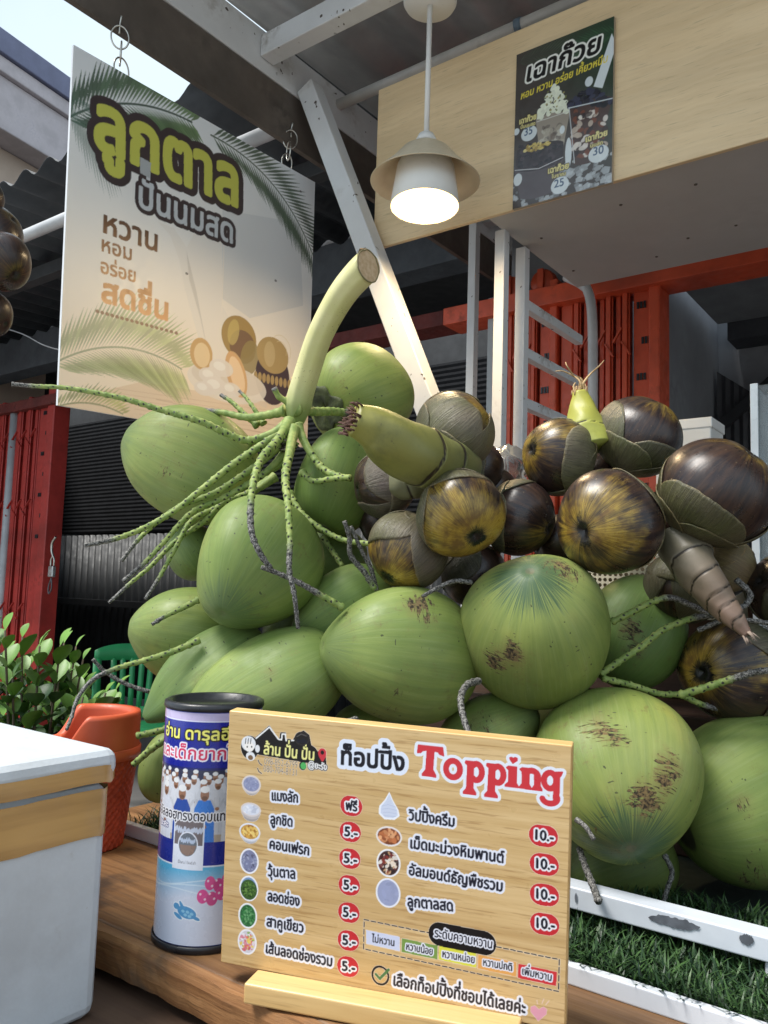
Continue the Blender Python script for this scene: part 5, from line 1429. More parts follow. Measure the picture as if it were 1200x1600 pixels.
CO = [  # low tints paint shade onto the coconuts deep in the pile
 ('round coconut topmost in the pile behind the thick cut stalk, dark stem scar showing', 564, 618, 1.43, 84, 81, 28, -42, (1.08, 1.04, .85), 0, .05, .05, .03, (), 1, True),
 ('large dusty coconut at the left with its tip up left and a yellow end', 300, 729, 1.3, 108, 88, 156, 8, (1.0, .97, .9), .35, .05, .05, .05, ((262, 742, 18, .5), (330, 700, 40, .25), (235, 700, 14, .35)), 2),
 ('striped coconut in the left middle under the hanging strands, tip towards the viewer', 400, 882, 1.15, 108, 99, -118, 48, (.86, .92, .82), .55, .06, .08, .045, ((325, 830, 34, .3), (465, 870, 14, .2)), 3),
 ('coconut right under the stalk, squeezed behind the grey palm fruit', 528, 752, 1.26, 88, 68, 72, -20, (.88, .98, .85), .2, .06, .05, .06, (), 4),
 ('small dark part of a coconut left of the striped coconut', 301, 862, 1.33, 46, 42, 120, 10, (.72, .8, .78), .1, .05, .05, .03, (), 5),
 ('coconut at the left edge of the pile, a spotted strand lying across it', 296, 992, 1.24, 88, 77, 170, 12, (.98, 1.0, .92), .1, .06, .06, .04, ((385, 975, 26, .35),), 6),
 ('narrow grey green coconut pointing down left above the black can lid', 330, 1052, 1.15, 104, 57, 214, 22, (.82, .92, .9), .4, .16, .15, .09, ((300, 1085, 12, .3),), 7),
 ('egg shaped coconut lying between the can and the menu board', 415, 1082, 1.1, 136, 82, 208, 4, (.98, 1.02, .95), .1, .1, .12, .03, ((425, 1050, 10, .45), (440, 1075, 16, .3), (330, 1045, 8, .4)), 8),
 ('coconut with its tip at lower left between the striped one and the scratched one', 540, 955, 1.19, 84, 66, 205, 20, (.9, 1.02, .98), .5, .12, .1, .05, (), 9),
 ('coconut with black scratches at its upper right, just above the menu board middle', 628, 1026, 1.1, 124, 107, 168, 22, (1.0, 1.02, .92), .3, .08, .08, .03, ((655, 945, 15, .85), (668, 965, 8, .85), (545, 960, 14, .45), (628, 1085, 9, .6), (610, 1105, 10, .6), (625, 1060, 6, .5)), 10),
 ('big round coconut in the front centre with its dark green tip up', 837, 981, 1.08, 121, 115, 104, 40, (1.04, 1.02, .9), 1.0, .07, .04, .025, ((800, 1022, 10, .95), (775, 1035, 14, .85), (795, 1005, 8, .7), (885, 888, 20, .75), (850, 885, 12, .5)), 11),
 ('round coconut right of the menu board with brown scabs and its tip facing front', 964, 1208, 1.02, 132, 126, -100, 58, (1.06, 1.02, .88), 1.0, .05, .05, .03, ((935, 1140, 16, .75), (968, 1150, 12, .7), (1045, 1200, 14, .85), (1036, 1222, 12, .85), (1012, 1252, 16, .9), (1050, 1182, 10, .7), (915, 1140, 9, .6), (960, 1320, 30, .45)), 12),
 ('large coconut at the lower right resting on the grass', 1178, 1246, 1.1, 138, 126, 20, -10, (.96, 1.0, .92), .3, .06, .05, .05, ((1165, 1254, 9, .6), (1180, 1375, 24, .6)), 13),
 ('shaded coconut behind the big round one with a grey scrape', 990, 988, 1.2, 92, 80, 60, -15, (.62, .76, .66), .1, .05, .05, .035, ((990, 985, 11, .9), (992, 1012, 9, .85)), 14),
 ('coconut top showing just over the middle of the menu board', 762, 1150, 1.1, 84, 58, 30, 10, (.84, .9, .82), .2, .06, .06, .04, ((745, 1140, 24, .55),), 15),
 ('little peek of a coconut over the menu board left of the scratched one', 560, 1136, 1.16, 46, 38, 30, 0, (.95, 1.0, .9), .1, .05, .05, .03, (), 16),
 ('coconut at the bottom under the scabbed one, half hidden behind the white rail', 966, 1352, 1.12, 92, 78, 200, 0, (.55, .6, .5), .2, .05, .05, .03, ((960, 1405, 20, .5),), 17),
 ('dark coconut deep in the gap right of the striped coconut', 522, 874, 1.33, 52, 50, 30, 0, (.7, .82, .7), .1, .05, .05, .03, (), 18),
 ('coconut sliver behind the charity can above the white rail', 262, 1198, 1.2, 56, 44, 80, 0, (.82, .85, .75), .2, .05, .05, .03, (), 19),
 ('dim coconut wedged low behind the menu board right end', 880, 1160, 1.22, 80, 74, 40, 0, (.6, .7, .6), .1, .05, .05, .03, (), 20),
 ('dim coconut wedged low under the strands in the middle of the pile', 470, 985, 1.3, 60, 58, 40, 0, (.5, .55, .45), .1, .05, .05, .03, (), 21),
]
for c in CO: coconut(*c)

# ------------------------------------------------------------------ the flower strands and their stalk
def M_strand():
    t = NT('palm_strand'); sp = t.attr('spot'); gr = t.attr('grey'); v = t.obj()
    n1 = t.noise(v, 90, 4); n2 = t.noise(v, 600, 3)
    c = t.mix(t.ramp(n1, .3, .7), (.15, .23, .05), (.3, .36, .1))
    c = t.mix(gr, c, t.mix(t.ramp(n2, .4, .65), (.035, .032, .03), (.26, .25, .23)))
    c = t.mix(t.ramp(sp, .3, .6), c, (.016, .016, .012))
    t.set(Base_Color=c, Roughness=.6); t.bump(n2, .4, .001)
    return t.m
m_strand = M_strand()
def strand(name, pts, d0, d1, w0, w1, parent, grey=(.82, 1.0), spots=True, smooth_from=0.0, dm=None, green0=0.0):
    "pts in photo pixels from the base to the tip; w = width in photo pixels; grey = where along it dries out"
    n = len(pts); P3 = []
    for i, (x, y) in enumerate(pts):
        s = i / (n - 1); d = d0 + (d1 - d0) * s + ((dm or 0) * 4 * s * (1 - s))
        P3.append(P(x, y, d))
    path = smooth_path(P3, .0016)
    N = len(path); sides = 10
    arcl = [0.0]
    for a, b in zip(path[:-1], path[1:]): arcl.append(arcl[-1] + (b - a).length)
    Ltot = arcl[-1]; pts_, T, Nn, B = frames(path)
    V, SP, GR = [], [], []
    step = .0062; ph0 = random.uniform(0, 6)
    dav = (d0 + d1) / 2
    for i in range(N):
        s = arcl[i] / Ltot; r = (w0 + (w1 - w0) * s ** .8) * (1 + (.45 * math.exp(-s / .05) if parent else 0)) / F * dav / 2
        knob = 1 + .07 * math.sin(arcl[i] / step * PI)
        for k in range(sides):
            t = 2*PI*k/sides; sp = 0; bump = 0
            if spots and s > smooth_from:
                m0 = round(arcl[i] / step)
                for mm in (m0 - 1, m0, m0 + 1):
                    dl = (arcl[i] - mm * step) / .0019
                    if abs(dl) > 2: continue
                    for h_ in (0, PI):
                        da = (t - ph0 - mm * 2.2 - h_ + PI) % (2*PI) - PI
                        e = math.exp(-dl * dl - (da / .5) ** 2); sp = max(sp, e)
                        e2 = math.exp(-((dl + .9) / 1.1) ** 2 - (da / .6) ** 2); bump = max(bump, e2)
            rr = r * (knob if s > smooth_from else 1) * (1 + .25 * bump - .22 * sp)
            V.append(path[i] + (Nn[i] * math.cos(t) + B[i] * math.sin(t)) * rr)
            SP.append(sp); GR.append(min(1, max(0, (s - grey[0]) / max(.001, grey[1] - grey[0]) * 2)))
    Fc = []
    for i in range(N - 1):
        for k in range(sides):
            k2 = (k + 1) % sides; Fc.append((i*sides + k, i*sides + k2, (i+1)*sides + k2, (i+1)*sides + k))
    Fc += [tuple(range(sides-1, -1, -1)), tuple((N-1)*sides + k for k in range(sides))]
    return obj(name, V, Fc, m_strand, None, parent, attrs={'spot': ('FLOAT', SP), 'grey': ('FLOAT', GR)})
hub = P(455, 655, 1.22)
bun = thing('coconut_stalk', 'thick pale cut coconut stalk with many drooping spotted strands', 'stalk', hub)
# the thick stalk with its slanting cut
sp_ = smooth_path([P(462, 668, 1.24), P(467, 630, 1.235), P(478, 590, 1.225), P(500, 525, 1.2), P(532, 465, 1.17), P(562, 428, 1.15), P(590, 404, 1.135)], .006)
N = len(sp_); rad = []
for i in range(N):
    s = i / (N - 1); w = 14 + 30 * min(1, s / .14) ** .6
    rad.append((w if s < .14 else 44 - 4 * math.sin(s * PI) + 5 * s ** 3) / F * 1.18 / 2)
pts_, T, Nn, B = frames(sp_)
V, Fc = [], []; sides = 40
cut_c = P(578, 424, 1.145); cut_n = camdir(10, 40)
for i in range(N):
    for k in range(sides):
        t = 2*PI*k/sides; q_ = pts_[i] + (Nn[i]*math.cos(t) + B[i]*math.sin(t)) * rad[i] * (1 + .05 * math.cos(2*t) + .018 * math.cos(7*t + 2*i/N) + .012 * math.sin(11*t) + .02 * math.sin(i*.3) * math.exp(-i/N/.15))
        h_ = (q_ - cut_c).dot(cut_n)
        if h_ > 0: q_ = q_ - cut_n * h_
        V.append(q_)
for i in range(N - 1):
    for k in range(sides):
        k2 = (k+1) % sides; Fc.append((i*sides + k, i*sides + k2, (i+1)*sides + k2, (i+1)*sides + k))
Fc.append(tuple((N-1)*sides + k for k in range(sides)))
t = NT('stalk_skin'); v = t.obj(); n1 = t.noise(v, 16, 4); n2 = t.noise(v, 330, 2, .5); n3 = t.noise(v, 12, 2)
geo = t.n('NewGeometry')
sepz = t.n('SeparateXYZ'); t.put(sepz.inputs[0], v)
low_ = t.ramp(sepz.outputs[2], hub.z - .01, hub.z + .07, 1, 0)
c = t.mix(t.ramp(n1, .3, .7), (.6, .58, .24), (.7, .65, .34)); c = t.mix(low_, c, (.2, .28, .075))
c = t.mix(t.math('MULTIPLY', t.ramp(n2, .66, .72), t.ramp(n3, .45, .62)), c, (.07, .06, .03))
dt_ = t.n('VectorMath', operation='DOT_PRODUCT'); t.put(dt_.inputs[0], geo.outputs['True Normal']); t.put(dt_.inputs[1], tuple(cut_n))
face = t.math('MULTIPLY', t.ramp(dt_.outputs['Value'], .985, .997), t.ramp(sepz.outputs[2], P(578, 470, 1.15).z, P(578, 465, 1.15).z))
c = t.mix(face, c, t.mix(t.ramp(t.noise(v, 130, 4), .3, .7), (.58, .4, .24), (.7, .52, .34)))
t.set(Base_Color=c, Roughness=.42); t.bump(n2, .15, .001)
obj('stalk', V, Fc, t.m, None, bun)
cutp = []
for k in range(sides):
    # rim of the cut: where the skin meets the cut plane
    best = min(range(N), key=lambda i: abs((pts_[i] + (Nn[i]*math.cos(2*PI*k/sides) + B[i]*math.sin(2*PI*k/sides)) * rad[i] - cut_c).dot(cut_n)))
    cutp.append(pts_[best] + (Nn[best]*math.cos(2*PI*k/sides) + B[best]*math.sin(2*PI*k/sides)) * rad[best] * .99)
cutp = [q_ - cut_n * ((q_ - cut_c).dot(cut_n) - .0006) for q_ in cutp]
cm_ = sum(cutp, Vector()) / sides
t = NT('cut_wood'); n1 = t.noise(t.obj(), 160, 4); t.set(Base_Color=t.mix(t.ramp(n1, .3, .7), (.5, .34, .19), (.62, .46, .29)), Roughness=.7); t.bump(n1, .4, .001)
obj('cut_face', cutp + [cm_], [(k, (k+1) % sides, sides) for k in range(sides)], t.m, None, bun, smooth=False)
obj('cut_rim', *tube_vf(cutp + cutp[:1], .0011, 6, False), M_plain('bruised_rim', (.2, .17, .08), .7), None, bun)
random.seed(31)
st = lambda pts, d0, d1, w0=13, w1=8, **k: strand('strand', pts, d0, d1, w0, w1, bun, **k)
st([(450, 662), (425, 678), (385, 688), (350, 675), (312, 658), (250, 640), (190, 622), (110, 607), (50, 603), (18, 600)], 1.22, 1.12, 15, 6, grey=(.9, 1), smooth_from=.12)
st([(452, 660), (432, 690), (410, 715), (398, 745), (392, 785), (393, 830), (405, 862), (425, 892)], 1.2, 1.0, 17, 8, grey=(.68, .8), smooth_from=.15, dm=-.07)
st([(448, 668), (410, 695), (365, 725), (315, 765), (270, 800), (225, 825), (180, 842), (132, 852)], 1.22, 1.06, 15, 7, grey=(.86, .95), smooth_from=.1)
st([(452, 680), (420, 712), (380, 742), (335, 770), (280, 792), (240, 820), (210, 850), (190, 876)], 1.23, 1.1, 14, 6, grey=(.86, .96), smooth_from=.2)
st([(456, 690), (430, 725), (395, 752), (345, 780), (300, 800), (258, 845), (225, 880), (192, 908)], 1.24, 1.1, 14, 6, grey=(.86, .96), smooth_from=.2)
st([(430, 745), (395, 768), (350, 785), (318, 815), (275, 845), (235, 885), (205, 910), (170, 942)], 1.25, 1.12, 13, 5, grey=(.86, .96), smooth_from=.1)
st([(420, 750), (380, 775), (335, 795), (298, 815), (275, 855), (250, 900), (227, 936)], 1.26, 1.1, 13, 5, grey=(.84, .95), smooth_from=.1)
st([(458, 672), (453, 705), (446, 745), (450, 790), (453, 845), (452, 890), (460, 930), (466, 982)], 1.19, 1.0, 18, 6, grey=(.66, .8), smooth_from=.25, dm=-.06)
st([(465, 665), (478, 695), (500, 728), (522, 742), (548, 748)], 1.2, 1.14, 14, 10, grey=(1.2, 1.3), smooth_from=.4)
st([(472, 738), (490, 752), (520, 748), (548, 746)], 1.18, 1.13, 10, 9, grey=(1.2, 1.3))
st([(452, 770), (470, 800), (500, 825), (535, 843), (578, 850)], 1.19, 1.12, 10, 8, grey=(1.2, 1.3))
st([(505, 840), (520, 862), (535, 885)], 1.24, 1.2, 9, 8, grey=(1.2, 1.3))
st([(446, 642), (420, 648), (385, 652), (350, 645), (322, 642)], 1.24, 1.28, 15, 9, spots=False)
st([(402, 665), (380, 645), (362, 628), (345, 617)], 1.27, 1.3, 10, 6, grey=(.8, 1))
st([(412, 662), (398, 640), (385, 622), (374, 611)], 1.27, 1.3, 9, 5, grey=(.8, 1))
st([(462, 640), (490, 643), (520, 643), (545, 646)], 1.22, 1.33, 15, 13, spots=False)
st([(450, 628), (436, 620), (428, 606)], 1.23, 1.22, 11, 9, spots=False)
st([(460, 690), (445, 720), (415, 740), (380, 765), (360, 795)], 1.27, 1.3, 12, 9, smooth_from=.5)
st([(440, 700), (400, 690), (370, 700), (345, 712)], 1.28, 1.3, 11, 8, spots=False)
mb = MB()
for _ in range(70):                                           # dried bracts in the crotch of the stalk
    c = P(random.uniform(436, 462), random.uniform(668, 706), random.uniform(1.2, 1.23)); a = Vector((random.gauss(0, 1), random.gauss(0, 1), random.gauss(0, 1))).normalized() * random.uniform(.004, .011); b = a.orthogonal().normalized() * .0025
    mb.add([c - a, c + b, c + a, c - b], [(0, 1, 2, 3)])
mb.obj('dry_bracts', M_plain('dark_husk', (.05, .04, .03), .8, var=.5, scale=60), None, bun, smooth=False)
def twig(label, pts, d0, d1, w0, w1, **k):
    o = strand('loose_twig', pts, d0, d1, w0, w1, None, **k)
    return tag(o, label, 'twig', 'loose palm twigs among the coconuts')
twig('spotted green twig lying across the coconut at the left edge', [(312, 936), (285, 950), (260, 962), (237, 976)], 1.17, 1.15, 11, 6, grey=(.7, .9))
twig('long spotted twig reaching from the coconuts out over the orange basket', [(312, 1000), (270, 1018), (225, 1032), (180, 1045), (145, 1062), (122, 1090), (112, 1120), (104, 1140)], 1.12, 1.0, 12, 5, grey=(.5, .68))
twig('thin grey twig crossing behind the long one above the green chair', [(145, 1030), (165, 1050), (200, 1070), (248, 1085)], 1.14, 1.16, 6, 7, grey=(-.5, .0))
twig('spotted twig with a grey end running from the scratched coconut to the striped one', [(536, 950), (505, 932), (470, 912), (440, 898), (408, 886)], 1.06, 1.04, 12, 7, grey=(.25, .45))
twig('forked grey twig standing before the lower left palm fruit, pale prong', [(585, 920), (570, 895), (548, 868), (546, 840), (538, 814)], 1.1, 1.08, 10, 7, grey=(.0, .3))
twig('forked grey twig standing before the lower left palm fruit, dark prong', [(588, 922), (580, 890), (565, 860), (548, 822)], 1.11, 1.1, 8, 6, grey=(-.5, .0))
twig('short grey twig curling over the top of the scratched coconut', [(737, 910), (710, 908), (685, 918), (660, 932)], 1.05, 1.03, 8, 6, grey=(-.5, 0))
twig('grey twig hooked over the top edge of the menu board', [(748, 1064), (730, 1070), (720, 1090), (724, 1120), (738, 1162)], .98, .87, 12, 9, grey=(-.5, 0))
twig('short brown twig poking out above the heading on the menu board', [(557, 1124), (535, 1130), (515, 1138), (499, 1150)], .9, .845, 11, 6, grey=(-.5, 0), spots=False)
twig('spotted twig bent like an elbow at the right behind the big round coconut', [(955, 972), (985, 958), (1020, 940), (1050, 934), (1085, 948), (1115, 962)], 1.08, 1.06, 11, 9, grey=(.45, .7))
twig('green spotted twig rising to the right between coconut and palm fruit', [(938, 1054), (965, 1035), (1000, 1012), (1035, 985), (1075, 968), (1112, 960)], 1.06, 1.08, 11, 10, grey=(.8, .95))
twig('long spotted twig running level to the right picture edge', [(1062, 1086), (1100, 1075), (1140, 1062), (1180, 1050), (1215, 1047)], 1.05, 1.0, 13, 10, grey=(.5, .7))
twig('spotted twig below the level one, ending among the dark shadows', [(942, 1060), (985, 1070), (1030, 1084), (1062, 1086), (1095, 1100), (1130, 1110)], 1.05, 1.1, 10, 9, grey=(.8, .9))
twig('dark twig at the right edge above the yellow palm fruit', [(1090, 985), (1140, 968), (1215, 975)], 1.05, 1.03, 8, 7, grey=(-.5, 0))
twig('grey kinked twig hanging down from the pile to the grass', [(1038, 1335), (1050, 1362), (1044, 1385), (1035, 1415)], 1.02, .99, 9, 7, grey=(-.5, 0))
twig('grey twig lying over the white rail beside the menu board', [(905, 1325), (915, 1355), (925, 1380), (936, 1410)], .99, .915, 10, 11, grey=(-.5, 0))
twig('stubby grey twig against the scabbed coconut next to the menu board', [(900, 1280), (915, 1292), (928, 1312)], .92, .9, 9, 7, grey=(-.5, 0), spots=False)
twig('curved grey twig hooking round the scaly brown tail at the right', [(1150, 905), (1172, 928), (1165, 945), (1150, 952)], 1.06, 1.05, 10, 9, grey=(-.5, 0))
twig('spotted strand end behind the basket, upper one', [(275, 1135), (245, 1143), (213, 1150)], 1.16, 1.15, 11, 10, grey=(1.2, 1.3))
twig('spotted strand end behind the basket, lower one', [(275, 1145), (240, 1168), (208, 1195)], 1.14, 1.14, 12, 10, grey=(1.2, 1.3))
twig('short kinked twig under the striped coconut in the dark gap', [(395, 985), (410, 1000), (380, 990), (378, 1002)], 1.17, 1.15, 9, 7, grey=(-.5, 0))

# ------------------------------------------------------------------ palm fruits
def M_fruit():
    t = NT('palm_fruit_skin'); T = t.attr('T'); sv = t.n('Attribute', attribute_name='sv').outputs['Vector']
    oc = t.n('ObjectInfo'); cr = t.n('CombineXYZ'); t.put(cr.inputs[0], t.math('MULTIPLY', oc.outputs['Random'], 29)); t.put(cr.inputs[2], t.math('MULTIPLY', oc.outputs['Random'], 13))
    a = t.n('VectorMath', operation='ADD'); t.put(a.inputs[0], sv); t.put(a.inputs[1], cr.outputs[0]); o = a.outputs[0]
    b = t.n('VectorMath', operation='ADD'); t.put(b.inputs[0], t.obj()); t.put(b.inputs[1], cr.outputs[0]); v = b.outputs[0]
    st1 = t.noise(t.map(o, (8, 8, 1.2)), 1, 6, .68, .4); st2 = t.noise(t.map(o, (40, 40, 3)), 1, 4, .6); big = t.noise(v, 14, 3)
    c = t.mix(t.ramp(st1, .35, .7), (.012, .008, .010), (.055, .028, .018))
    c = t.mix(t.ramp(st2, .5, .72, 0, .5), c, (.075, .042, .024))
    y = t.math('ADD', t.math('ADD', t.math('SUBTRACT', .78, t.math('MULTIPLY', T, 1.5)), t.math('MULTIPLY', t.math('ADD', t.math('SUBTRACT', st1, .5), t.math('MULTIPLY', t.math('SUBTRACT', st2, .5), .5)), .8)), t.math('MULTIPLY', t.math('SUBTRACT', big, .5), 1.9))
    y = t.math('ADD', y, t.math('SUBTRACT', oc.outputs['Alpha'], 1.0))
    ym = t.ramp(y, .22, .8)
    blot = t.noise(v, 30, 4, .65); yc = t.mix(t.ramp(st2, .35, .65), (.25, .155, .018), (.39, .27, .045)); yc = t.mix(t.ramp(blot, .46, .66, 0, .8), yc, (.1, .05, .016)); yc = t.mix(t.ramp(st1, .55, .7, 0, .6), yc, (.16, .07, .012))
    c = t.mix(ym, c, yc)
    c = t.mix(t.ramp(t.math('ADD', T, t.math('MULTIPLY', t.math('ADD', t.math('SUBTRACT', st2, .5), t.math('MULTIPLY', t.math('SUBTRACT', blot, .5), 1.6)), .16)), .05, .1, 1, 0), c, (.006, .005, .005))
    spk = t.ramp(t.noise(v, 170, 2), .72, .75, 0, .7); c = t.mix(spk, c, (.2, .15, .09))
    t.set(Base_Color=c, Roughness=t.ramp(blot, .3, .7, .24, .42), Specular_IOR_Level=.5, Coat_Weight=.12, Coat_Roughness=.2)
    t.bump(t.math('ADD', st1, t.math('MULTIPLY', st2, .5)), .18, .0025)
    return t.m
def M_lobe():
    t = NT('palm_fruit_calyx'); e = t.attr('edge'); sv = t.n('Attribute', attribute_name='sv').outputs['Vector']; oc = t.n('ObjectInfo')
    v = t.obj(); cr = t.n('CombineXYZ'); t.put(cr.inputs[0], t.math('MULTIPLY', oc.outputs['Random'], 17)); a = t.n('VectorMath', operation='ADD'); t.put(a.inputs[0], sv); t.put(a.inputs[1], cr.outputs[0])
    st1 = t.noise(t.map(a.outputs[0], (30, 3, 30)), 1, 5, .65); big = t.noise(v, 12, 4); n2 = t.noise(v, 240, 3)
    c = t.mix(t.ramp(big, .32, .68), (.10, .105, .048), (.15, .125, .085)); vein = t.noise(t.map(a.outputs[0], (70, 2.5, 70)), 1, 3, .6); scr = t.noise(t.map(v, (30, 150, 60), rot=(.4, .6, .3)), 1, 3, .6)
    c = t.mix(t.ramp(st1, .38, .68, 0, .75), c, (.062, .056, .04)); c = t.mix(t.ramp(vein, .54, .66, 0, .5), c, (.23, .22, .15)); c = t.mix(t.ramp(scr, .66, .74, 0, .55), c, (.04, .03, .025))
    c = t.mix(t.ramp(big, .6, .75, 0, .6), c, (.12, .085, .085)); c = t.mix(t.ramp(n2, .66, .74, 0, .6), c, (.035, .025, .02))
    c = t.mix(t.math('MULTIPLY', t.ramp(e, .6, 1.0, 0, .85), t.ramp(t.noise(v, 55, 3), .38, .6)), c, t.mix(t.ramp(n2, .4, .6), (.16, .12, .06), (.3, .24, .14)))
    c = t.mix(1, c, oc.outputs['Color'], 'MULTIPLY')
    t.set(Base_Color=c, Roughness=t.ramp(big, .3, .7, .36, .5), Specular_IOR_Level=.45); t.bump(t.math('ADD', t.math('ADD', st1, t.math('MULTIPLY', vein, .6)), t.math('SUBTRACT', t.math('MULTIPLY', n2, .3), t.math('MULTIPLY', scr, .5))), .55, .003)
    return t.m
m_fruit, m_lobe = M_fruit(), M_lobe()
def fruit(parent, px, py, d, r, th, ph, yel=.9, cover=.5, seed=0, tint=(1, 1, 1), squash=.9, inner=True, spin=0.0):
    "r in photo pixels; th, ph: where the tip of the fruit points; cover: how far the calyx reaches up (0 base .. 1 tip)"
    rr = random.Random(seed); r = r * d / F
    mw = basis(camdir(th, ph), P(px, py, d), RC @ Vector((.2, 1, .3)))
    nr, ns = 56, 80; f0 = rr.uniform(0, 6)
    s = np.linspace(0, PI, nr)[:, None]; f = np.linspace(0, 2*PI, ns, endpoint=False)[None]
    R_ = 1 + .03 * np.cos(3 * (f + f0)) * np.sin(s) - .05 * np.exp(-(s / .22) ** 2) - .07 * np.exp(-(s / .09) ** 2)
    V = np.stack([R_ * np.sin(s) * np.cos(f), R_ * np.sin(s) * np.sin(f), R_ * np.cos(s) * squash * np.ones_like(f)], -1) * r
    T = (s / PI) * np.ones_like(f); sv = np.stack([np.cos(f) * np.ones_like(s), np.sin(f) * np.ones_like(s), s * np.ones_like(f)], -1)
    j, i = np.mgrid[0:nr-1, 0:ns]
    Fc = np.stack([j*ns + i, (j+1)*ns + i, (j+1)*ns + (i+1) % ns, j*ns + (i+1) % ns], -1).reshape(-1, 4)
    o = obj('fruit', V.reshape(-1, 3), Fc, m_fruit, mw, parent, attrs={'T': ('FLOAT', T), 'sv': ('FLOAT_VECTOR', sv)})
    o.color = (1, 1, 1, yel)
    for layer, cv_, n_ in ((0, cover, 3), (1, cover * .62, 3)):
        for q_ in range(n_):
            fc = f0 + spin + q_ * 2*PI/3 + layer * PI / 3 + rr.uniform(-.2, .2); hw = rr.uniform(1.2, 1.4)
            top = PI * (1 - cv_ * rr.uniform(.86, 1.12)); nu, nv = 40, 26
            a = np.linspace(-1, 1, nu)[None]; b = np.linspace(0, 1, nv)[:, None]
            wob = sum(np.sin(a * k_ + rr.uniform(0, 6)) * am for k_, am in ((3, .05), (7, .014), (23, .006)))
            wob = wob + np.array([rr.uniform(-.006, .006) for _ in range(nu)])[None]
            se = top + (PI - top) * (.62 * np.abs(a) ** 3.2) + wob * np.ones_like(a)
            ss = PI - b * (PI - se); ff = fc + a * hw * np.ones_like(b)
            Rl = (1.016 + .017 * layer + .006 * (q_ % 3) + .008 * b ** 8 * rr.uniform(-.4, 1) + .012 * np.sin(ff * 5 + b * 6))
            Rl = Rl + .012 * (np.abs(a) ** 10) * .5
            Rl = Rl * (1 + .03 * np.cos(3 * (ff + f0)) * np.sin(ss))
            V = np.stack([Rl * np.sin(ss) * np.cos(ff), Rl * np.sin(ss) * np.sin(ff), Rl * np.cos(ss) * squash], -1) * r
            e = np.maximum(b ** 22, np.abs(a) ** 26) * np.ones_like(a * b)
            sv = np.stack([a * np.ones_like(b), b * np.ones_like(a), np.zeros_like(a * b)], -1)
            j, i = np.mgrid[0:nv-1, 0:nu-1]; k_ = (j * nu + i)
            Fc = np.stack([k_, k_ + 1, k_ + nu + 1, k_ + nu], -1).reshape(-1, 4)
            l = obj('calyx_lobe', V.reshape(-1, 3), Fc, m_lobe, mw, o, attrs={'edge': ('FLOAT', e), 'sv': ('FLOAT_VECTOR', sv)}, solid=.0015)
            tt = rr.uniform(.8, 1.15); l.color = (tint[0] * tt, tint[1] * tt, tint[2] * tt * rr.uniform(.9, 1.1), 1)
    return o
def M_stub(name, tipc, basec):
    t = NT(name); s = t.attr('s'); ln = t.attr('line'); v = t.obj(); n1 = t.noise(v, 26, 5, .65); n2 = t.noise(v, 200, 3)
    c = t.mix(s, basec, tipc); c = t.mix(t.ramp(n1, .45, .75, 0, .5), c, [x * .55 for x in basec]); c = t.mix(t.ramp(n2, .66, .75, 0, .5), c, (.05, .035, .02))
    c = t.mix(t.ramp(ln, .4, .8), c, (.02, .014, .008))
    t.set(Base_Color=c, Roughness=.45); t.bump(t.math('SUBTRACT', t.math('MULTIPLY', n1, .4), ln), .4, .003)
    return t.m
def stub(name, parent, pts, widths, ds, m, rings=(), fringe=0, fringe_c=None):
    P3 = [P(x, y, d) for (x, y), d in zip(pts, ds)]
    path = smooth_path(P3, .0025); N = len(path); sides = 36
    wi = np.interp(np.linspace(0, 1, N), np.linspace(0, 1, len(widths)), widths)
    ker = np.ones(9) / 9; wi = np.convolve(np.pad(wi, 4, 'edge'), ker, 'valid')
    di = np.interp(np.linspace(0, 1, N), np.linspace(0, 1, len(ds)), ds)
    pts_, T, Nn, B = frames(path); V, S_, Ln = [], [], []
    for i in range(N):
        s = i / (N - 1)
        for k in range(sides):
            t = 2*PI*k/sides
            sk = s + .035 * math.cos(t + 1) + .012 * math.sin(3*t)
            step = 0; ln = 0
            for rg in rings:
                x = sk - rg
                step += -.03 if x > 0 else 0
                step += .05 * math.exp(-(x / .04) ** 2) if x <= 0 else 0
                ln = max(ln, math.exp(-((x - .004) / .011) ** 2))
            R_ = wi[i] / 2 * di[i] / F * (1 + step * .5) * (1 + .05 * math.cos(2*t + 3*s) + .035 * math.sin(3*t - 9*s + 1) + .02 * math.sin(5*t + 17*s))
            V.append(pts_[i] + (Nn[i]*math.cos(t) + B[i]*math.sin(t)) * R_); S_.append(s); Ln.append(ln)
    Fc = []
    for i in range(N - 1):
        for k in range(sides):
            k2 = (k+1) % sides; Fc.append((i*sides + k, i*sides + k2, (i+1)*sides + k2, (i+1)*sides + k))
    Fc += [tuple(range(sides-1, -1, -1)), tuple((N-1)*sides + k for k in range(sides))]
    o = obj(name, V, Fc, m, None, parent, attrs={'s': ('FLOAT', S_), 'line': ('FLOAT', Ln)})
    if fringe:
        mb = MB(); e, tt = path[-1], T[-1]; r_ = wi[-1] / 2 * di[-1] / F
        for _ in range(fringe):
            a = random.uniform(0, 2*PI); q_ = r_ * random.random() ** .5
            p = e + (Nn[-1]*math.cos(a) + B[-1]*math.sin(a)) * q_ - tt * .002
            dv = tt + (Nn[-1]*math.cos(a) + B[-1]*math.sin(a)) * random.uniform(-.2, .5)
            mb.tube([p, p + dv * random.uniform(.004, .009), p + dv * random.uniform(.008, .014) + Vector((0, 0, -.001))], [.0014, .0012, .0005], 5)
        mb.obj('frayed_end', M_plain('frayed_fibre', fringe_c or (.12, .06, .045), .8, var=.4, scale=80), None, o)
    return o
G_ = (1, 1, 1)
